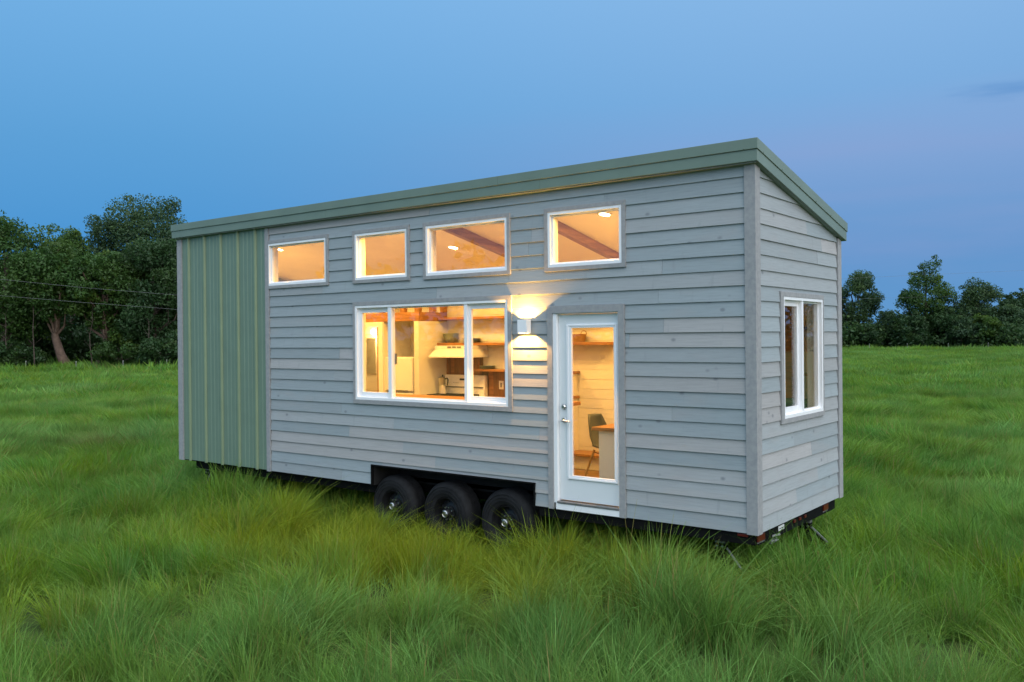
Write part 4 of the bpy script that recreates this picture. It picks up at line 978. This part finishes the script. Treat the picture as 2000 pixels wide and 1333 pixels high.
def tree(name, label, x, y, H, cw, seed, mat='leaf_green', base=.25, n=9000, size=.2, shape='round', bark='bark', lean=(0, 0), trunk_r=None, group=None, sparse=1.0, tilt=None, cat='tree'):
    R = np.random.default_rng(seed); z0 = float(gz(x, y))
    o = thing(name, label, cat, (x, y, z0), group)
    cb_, ct_ = H * base, H
    mid = (cb_ + ct_) / 2; hh = (ct_ - cb_) / 2
    tx = lambda t: (x + lean[0] * H * t * t, y + lean[1] * H * t * t)
    lobes = []
    nl = int(34 * sparse)
    for i in range(nl):
        d = R.normal(0, 1, 3); d /= np.linalg.norm(d); r = R.uniform(.35, 1) ** .5
        if shape == 'tall': rx_ = cw / 2 * (1 - .55 * max(0, d[2] * r))
        elif shape == 'dome': rx_ = cw / 2
        else: rx_ = cw / 2
        zc = mid + d[2] * r * hh * .88
        f_ = (zc / H)
        px, py = tx(f_)
        lr = R.uniform(.10, .19) * (cw * .5 + hh) * (.85 if shape != 'tall' else .75)
        lobes.append((px + d[0] * r * (rx_ - lr * .4), py + d[1] * r * (rx_ - lr * .4), z0 + zc, lr))
    main = list(lobes)
    for i in range(int(70 * sparse)):                          # small outer sprays break the outline
        q = main[R.integers(len(main))]; d = R.normal(0, 1, 3); d[2] += .35; d /= np.linalg.norm(d)
        lr = q[3] * R.uniform(.22, .5); p_ = np.array(q[:3]) + d * q[3] * R.uniform(.95, 1.4)
        if p_[2] > z0 + .5: lobes.append((*p_, lr))
    V, Q, Tt = leaves(lobes, n, size, R)
    me = fast_mesh('crown', V, Q, [mat], Tt); co = bpy.data.objects.new('crown', me); COL.objects.link(co); attach(co, o)
    t = MB().m(bark); tr = trunk_r or H * .022
    P = []; K = 7
    wob = R.normal(0, .012 * H, (K, 2))
    for i in range(K):
        f_ = i / (K - 1) * .82; px, py = tx(f_); P.append((px + wob[i, 0] * (i > 0), py + wob[i, 1] * (i > 0), z0 - .1 + f_ * H))
    if tilt: P[0] = (P[0][0] + tilt[0], P[0][1] + tilt[1], P[0][2]); P[1] = (P[1][0] + tilt[0] * .35, P[1][1] + tilt[1] * .35, P[1][2])
    t.tube(P, [tr * (1.35 if i == 0 else 1) * (1 - .8 * i / (K - 1)) for i in range(K)], 9)
    for q in main[:18]:
        i = min(K - 2, max(1, int((q[2] - z0) / H / .82 * (K - 1) * .7))); s_ = Vector(P[i]); e_ = Vector(q[:3]); m_ = s_.lerp(e_, .5) + Vector((R.normal(0, .25), R.normal(0, .25), -.04 * H))
        t.tube([s_, m_, e_], [tr * .34, tr * .2, tr * .06], 5, caps=False)
    to = t.build('trunk', o, smooth=True)
    return o
GL = 'trees along the left edge of the field'; GRr = 'trees along the right edge of the field'
LT = [ # px, depth, H, crown width, base, shape, mat, label
    (8, 80, 14.8, 9.5, .16, 'round', 'leaf_green', 'broad dark green tree at the far left edge of the photo', 1.0, 9000, None, 'bark'),
    (62, 86, 11.6, 7.0, .22, 'round', 'leaf_dark', 'shorter dark tree between the left edge and the leaning red trunk', 1.0, 7000, None, 'bark'),
    (112, 80, 11.8, 7.0, .38, 'round', 'leaf_green', 'tree with a thick leaning reddish trunk left of the crooked one', 1.0, 8000, (.9, .6), 'bark_pale'),
    (135, 92, 14.6, 6.0, .42, 'tall', 'leaf_green', 'feathery topped slender tree left of the tallest round crown', .8, 5000, None, 'bark'),
    (205, 80, 10.8, 7.0, .36, 'round', 'leaf_green', 'tree on a crooked pale trunk bending to the right', 1.0, 8000, (-2.2, .4), 'bark_pale'),
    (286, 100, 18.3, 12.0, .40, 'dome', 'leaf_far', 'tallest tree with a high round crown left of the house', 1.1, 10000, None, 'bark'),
    (300, 80, 12.2, 7.6, .14, 'round', 'leaf_dark', 'leafy tree close beside the green clad end of the house', 1.0, 9000, None, 'bark'),
    (352, 84, 12.4, 7.0, .2, 'round', 'leaf_green', 'tree half hidden behind the left end of the house', 1.0, 7000, None, 'bark'),
    (420, 90, 11, 7.0, .2, 'round', 'leaf_green', None, 1.0, 4000, None, 'bark'),
    (-70, 84, 13, 9.0, .2, 'round', 'leaf_green', None, 1.0, 5000, None, 'bark')]
for i, (px, dp, H, cw, bs, shp, mt, lb, sp_, n_, tl, bk_) in enumerate(LT):
    if lb is None: continue
    x, y = place(px, dp); tree('leafy_tree', lb, x, y, H, cw, 300 + i, mt, bs, int(n_ * 3.2), .145, shp, bk_, group=GL, sparse=sp_ * 1.45, tilt=tl, trunk_r=.45 if tl else None)
RT = [
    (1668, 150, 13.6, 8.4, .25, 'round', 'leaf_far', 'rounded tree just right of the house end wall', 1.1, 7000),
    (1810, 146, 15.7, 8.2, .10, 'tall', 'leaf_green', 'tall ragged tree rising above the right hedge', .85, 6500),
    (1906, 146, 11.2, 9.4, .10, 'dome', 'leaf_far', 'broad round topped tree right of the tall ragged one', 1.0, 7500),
    (1992, 150, 10.0, 7.6, .10, 'round', 'leaf_dark', 'dark tree cut by the right edge of the photo', .9, 6000)]
for i, (px, dp, H, cw, bs, shp, mt, lb, sp_, n_) in enumerate(RT):
    x, y = place(px, dp); tree('leafy_tree', lb, x, y, H, cw, 340 + i, mt, bs, int(n_ * 2.4), .17, shp, group=GRr, sparse=sp_)
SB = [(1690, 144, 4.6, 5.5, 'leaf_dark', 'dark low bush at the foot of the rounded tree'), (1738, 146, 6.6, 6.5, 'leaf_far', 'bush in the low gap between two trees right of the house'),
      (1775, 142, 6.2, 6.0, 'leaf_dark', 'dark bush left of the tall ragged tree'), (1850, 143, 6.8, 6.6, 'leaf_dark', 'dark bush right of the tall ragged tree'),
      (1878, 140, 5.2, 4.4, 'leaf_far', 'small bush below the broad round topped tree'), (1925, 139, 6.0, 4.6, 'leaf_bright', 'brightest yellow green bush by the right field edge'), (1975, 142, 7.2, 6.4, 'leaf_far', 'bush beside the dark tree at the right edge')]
for i, (px, dp, H, cw, mt, lb) in enumerate(SB):
    x, y = place(px, dp); tree('bush', lb, x, y, H, cw, 370 + i, mt, .04, 9500, .165, 'dome', trunk_r=.1, group='bushes along the right field edge', cat='bush')
SL_ = [(30, 78, 2.6, 4.5, 'leaf_dark', 'low dark bush under the tree at the far left edge'), (238, 79, 3.6, 5.0, 'leaf_green', 'low bush right of the crooked pale trunk'), (325, 77, 3.4, 5.0, 'leaf_dark', 'low bush beside the left end of the house')]
for i, (px, dp, H, cw, mt, lb) in enumerate(SL_):
    x, y = place(px, dp); tree('bush', lb, x, y, H, cw, 390 + i, mt, .04, 7000, .13, 'dome', trunk_r=.08, group='bushes under the left trees', cat='bush')
# bare saplings at the left wood's edge
for i, (px, dp, H, lb) in enumerate(((66, 77, 6.0, 'thin bare pale sapling left of the leaning red trunk'), (12, 77, 5.0, 'thin bare sapling at the far left edge'), (178, 78, 5.4, 'thin sapling stem right of the crooked trunk'), (290, 77, 5.2, 'thin brown sapling stem near the house'))):
    x, y = place(px, dp); z0 = float(gz(x, y)); R = random.Random(i)
    o = thing('sapling', lb, 'sapling', (x, y, z0), 'bare saplings at the wood edge')
    t = MB().m('bark'); P = [(x + R.uniform(-.1, .1) * k, y, z0 - .05 + H * k / 5) for k in range(6)]
    t.tube(P, [.06, .055, .045, .035, .025, .012], 6)
    for k in range(2, 6):
        for s in (-1, 1): t.tube([P[k], (P[k][0] + s * R.uniform(.4, .9), P[k][1] + R.uniform(-.4, .4), P[k][2] + R.uniform(.3, .8))], [.022, .006], 5)
    t.build('trunk', o, smooth=True)
# wood behind, one dense mass (also what the windows mirror)
def woodland():
    R = np.random.default_rng(77); lobes = []
    def arc(a0, a1, dist, h, step, jit):
        a = a0
        while a < a1:
            d = dist + R.uniform(-jit, jit); ax = math.radians(a); X = CAM.x + d * math.sin(ax); Y = CAM.y + d * math.cos(ax)
            top = h * R.uniform(.7, 1.1)
            for k in range(9): lobes.append((X + R.normal(0, 1.6), Y + R.normal(0, 1.6), max(.6, R.uniform(.02, 1) * top), R.uniform(1.3, 2.3)))
            a += step
    parts = []
    def grow_wood(n, size):
        parts.append(leaves(lobes, n, size, R)); lobes.clear()
    arc(-80, -50, 110, 10, .55, 6); arc(-80, -48, 103, 4.6, .42, 3); arc(-80, -48, 106, 8.5, .5, 2); grow_wood(130000, .26)
    arc(-50, -25, 118, 7, .45, 5); arc(-50, -25, 116, 3.5, .4, 3); arc(-26, -17.6, 156, 6.5, .4, 5); arc(-26, -17.6, 153, 3.5, .35, 2); grow_wood(85000, .28)
    arc(-18, 12, 166, 6.5, .34, 6); arc(-18, 12, 160, 3.5, .3, 3); grow_wood(80000, .28)
    arc(12, 60, 150, 9, .9, 12); arc(60, 280, 85, 11, 1.9, 14); grow_wood(30000, .62)
    V = np.concatenate([p[0] for p in parts]); Tt = np.concatenate([p[2] for p in parts]); Q = np.arange(len(V)).reshape(-1, 4)
    me = fast_mesh('woodland', V, Q, ['leaf_dark'], Tt); o = bpy.data.objects.new('woodland', me); COL.objects.link(o); o['kind'] = 'stuff'
woodland()

# ------------------------------------------------------------------ fence posts and overhead wires
PL = [(50, 76, 'left field edge farthest left of its row'), (148, 75, 'left field edge below the crooked pale trunk'), (240, 75, 'left field edge between the crooked trunk and the house'), (325, 75, 'left field edge nearest to the house'),
      (1698, 132, 'right field edge, nearest to the house'), (1772, 132, 'right field edge, below the tall ragged tree'), (1852, 132, 'right field edge, right of the tall ragged tree'), (1930, 132, 'right field edge farthest right of its row')]
for px, dp, lb in PL:
    x, y = place(px, dp); z0 = float(gz(x, y))
    o = thing('fence_post', 'thin pale fence post, ' + lb, 'fence post', (x, y, z0), 'thin pale fence posts along the field edges')
    hgt = 1.0 if dp < 100 else 1.25
    MB().m('post_white').tube([(x, y, z0 - .1), (x, y, z0 + hgt)], .022, 6).build('stake', o)
    MB().m('post_white').box(x - .03, x + .03, y - .03, y + .03, z0 + hgt - .06, z0 + hgt + .03).build('insulator', o)
def wire(pts, label):
    P = []
    for px, py, dp in pts:
        x, y = place(px, dp); hz = 661 - (px - 1000) * .0093
        P.append((x, y, CAM.z + (hz - py) / 1747.4 * dp))
    Q = []
    for i in range(len(P) - 1):
        a, b = Vector(P[i]), Vector(P[i + 1])
        for k in range(8): Q.append(a.lerp(b, k / 8))
    Q.append(Vector(P[-1]))
    tag(MB().m('cable').tube(Q, .008, 5).build('overhead_wire', None, smooth=True), label, 'cable', 'overhead wires')
wire([(-250, 517, 62), (0, 546, 64), (170, 563, 66), (345, 577, 70), (700, 585, 85), (1200, 570, 100), (1708, 542, 104), (2000, 529, 104), (2250, 516, 104)], 'upper of the two overhead wires crossing behind the house')
wire([(-250, 557, 62), (0, 578, 64), (170, 592, 66), (345, 605, 70), (700, 610, 85), (1200, 602, 110), (1720, 583, 138), (2000, 576, 150), (2250, 571, 150)], 'lower of the two overhead wires crossing behind the house')
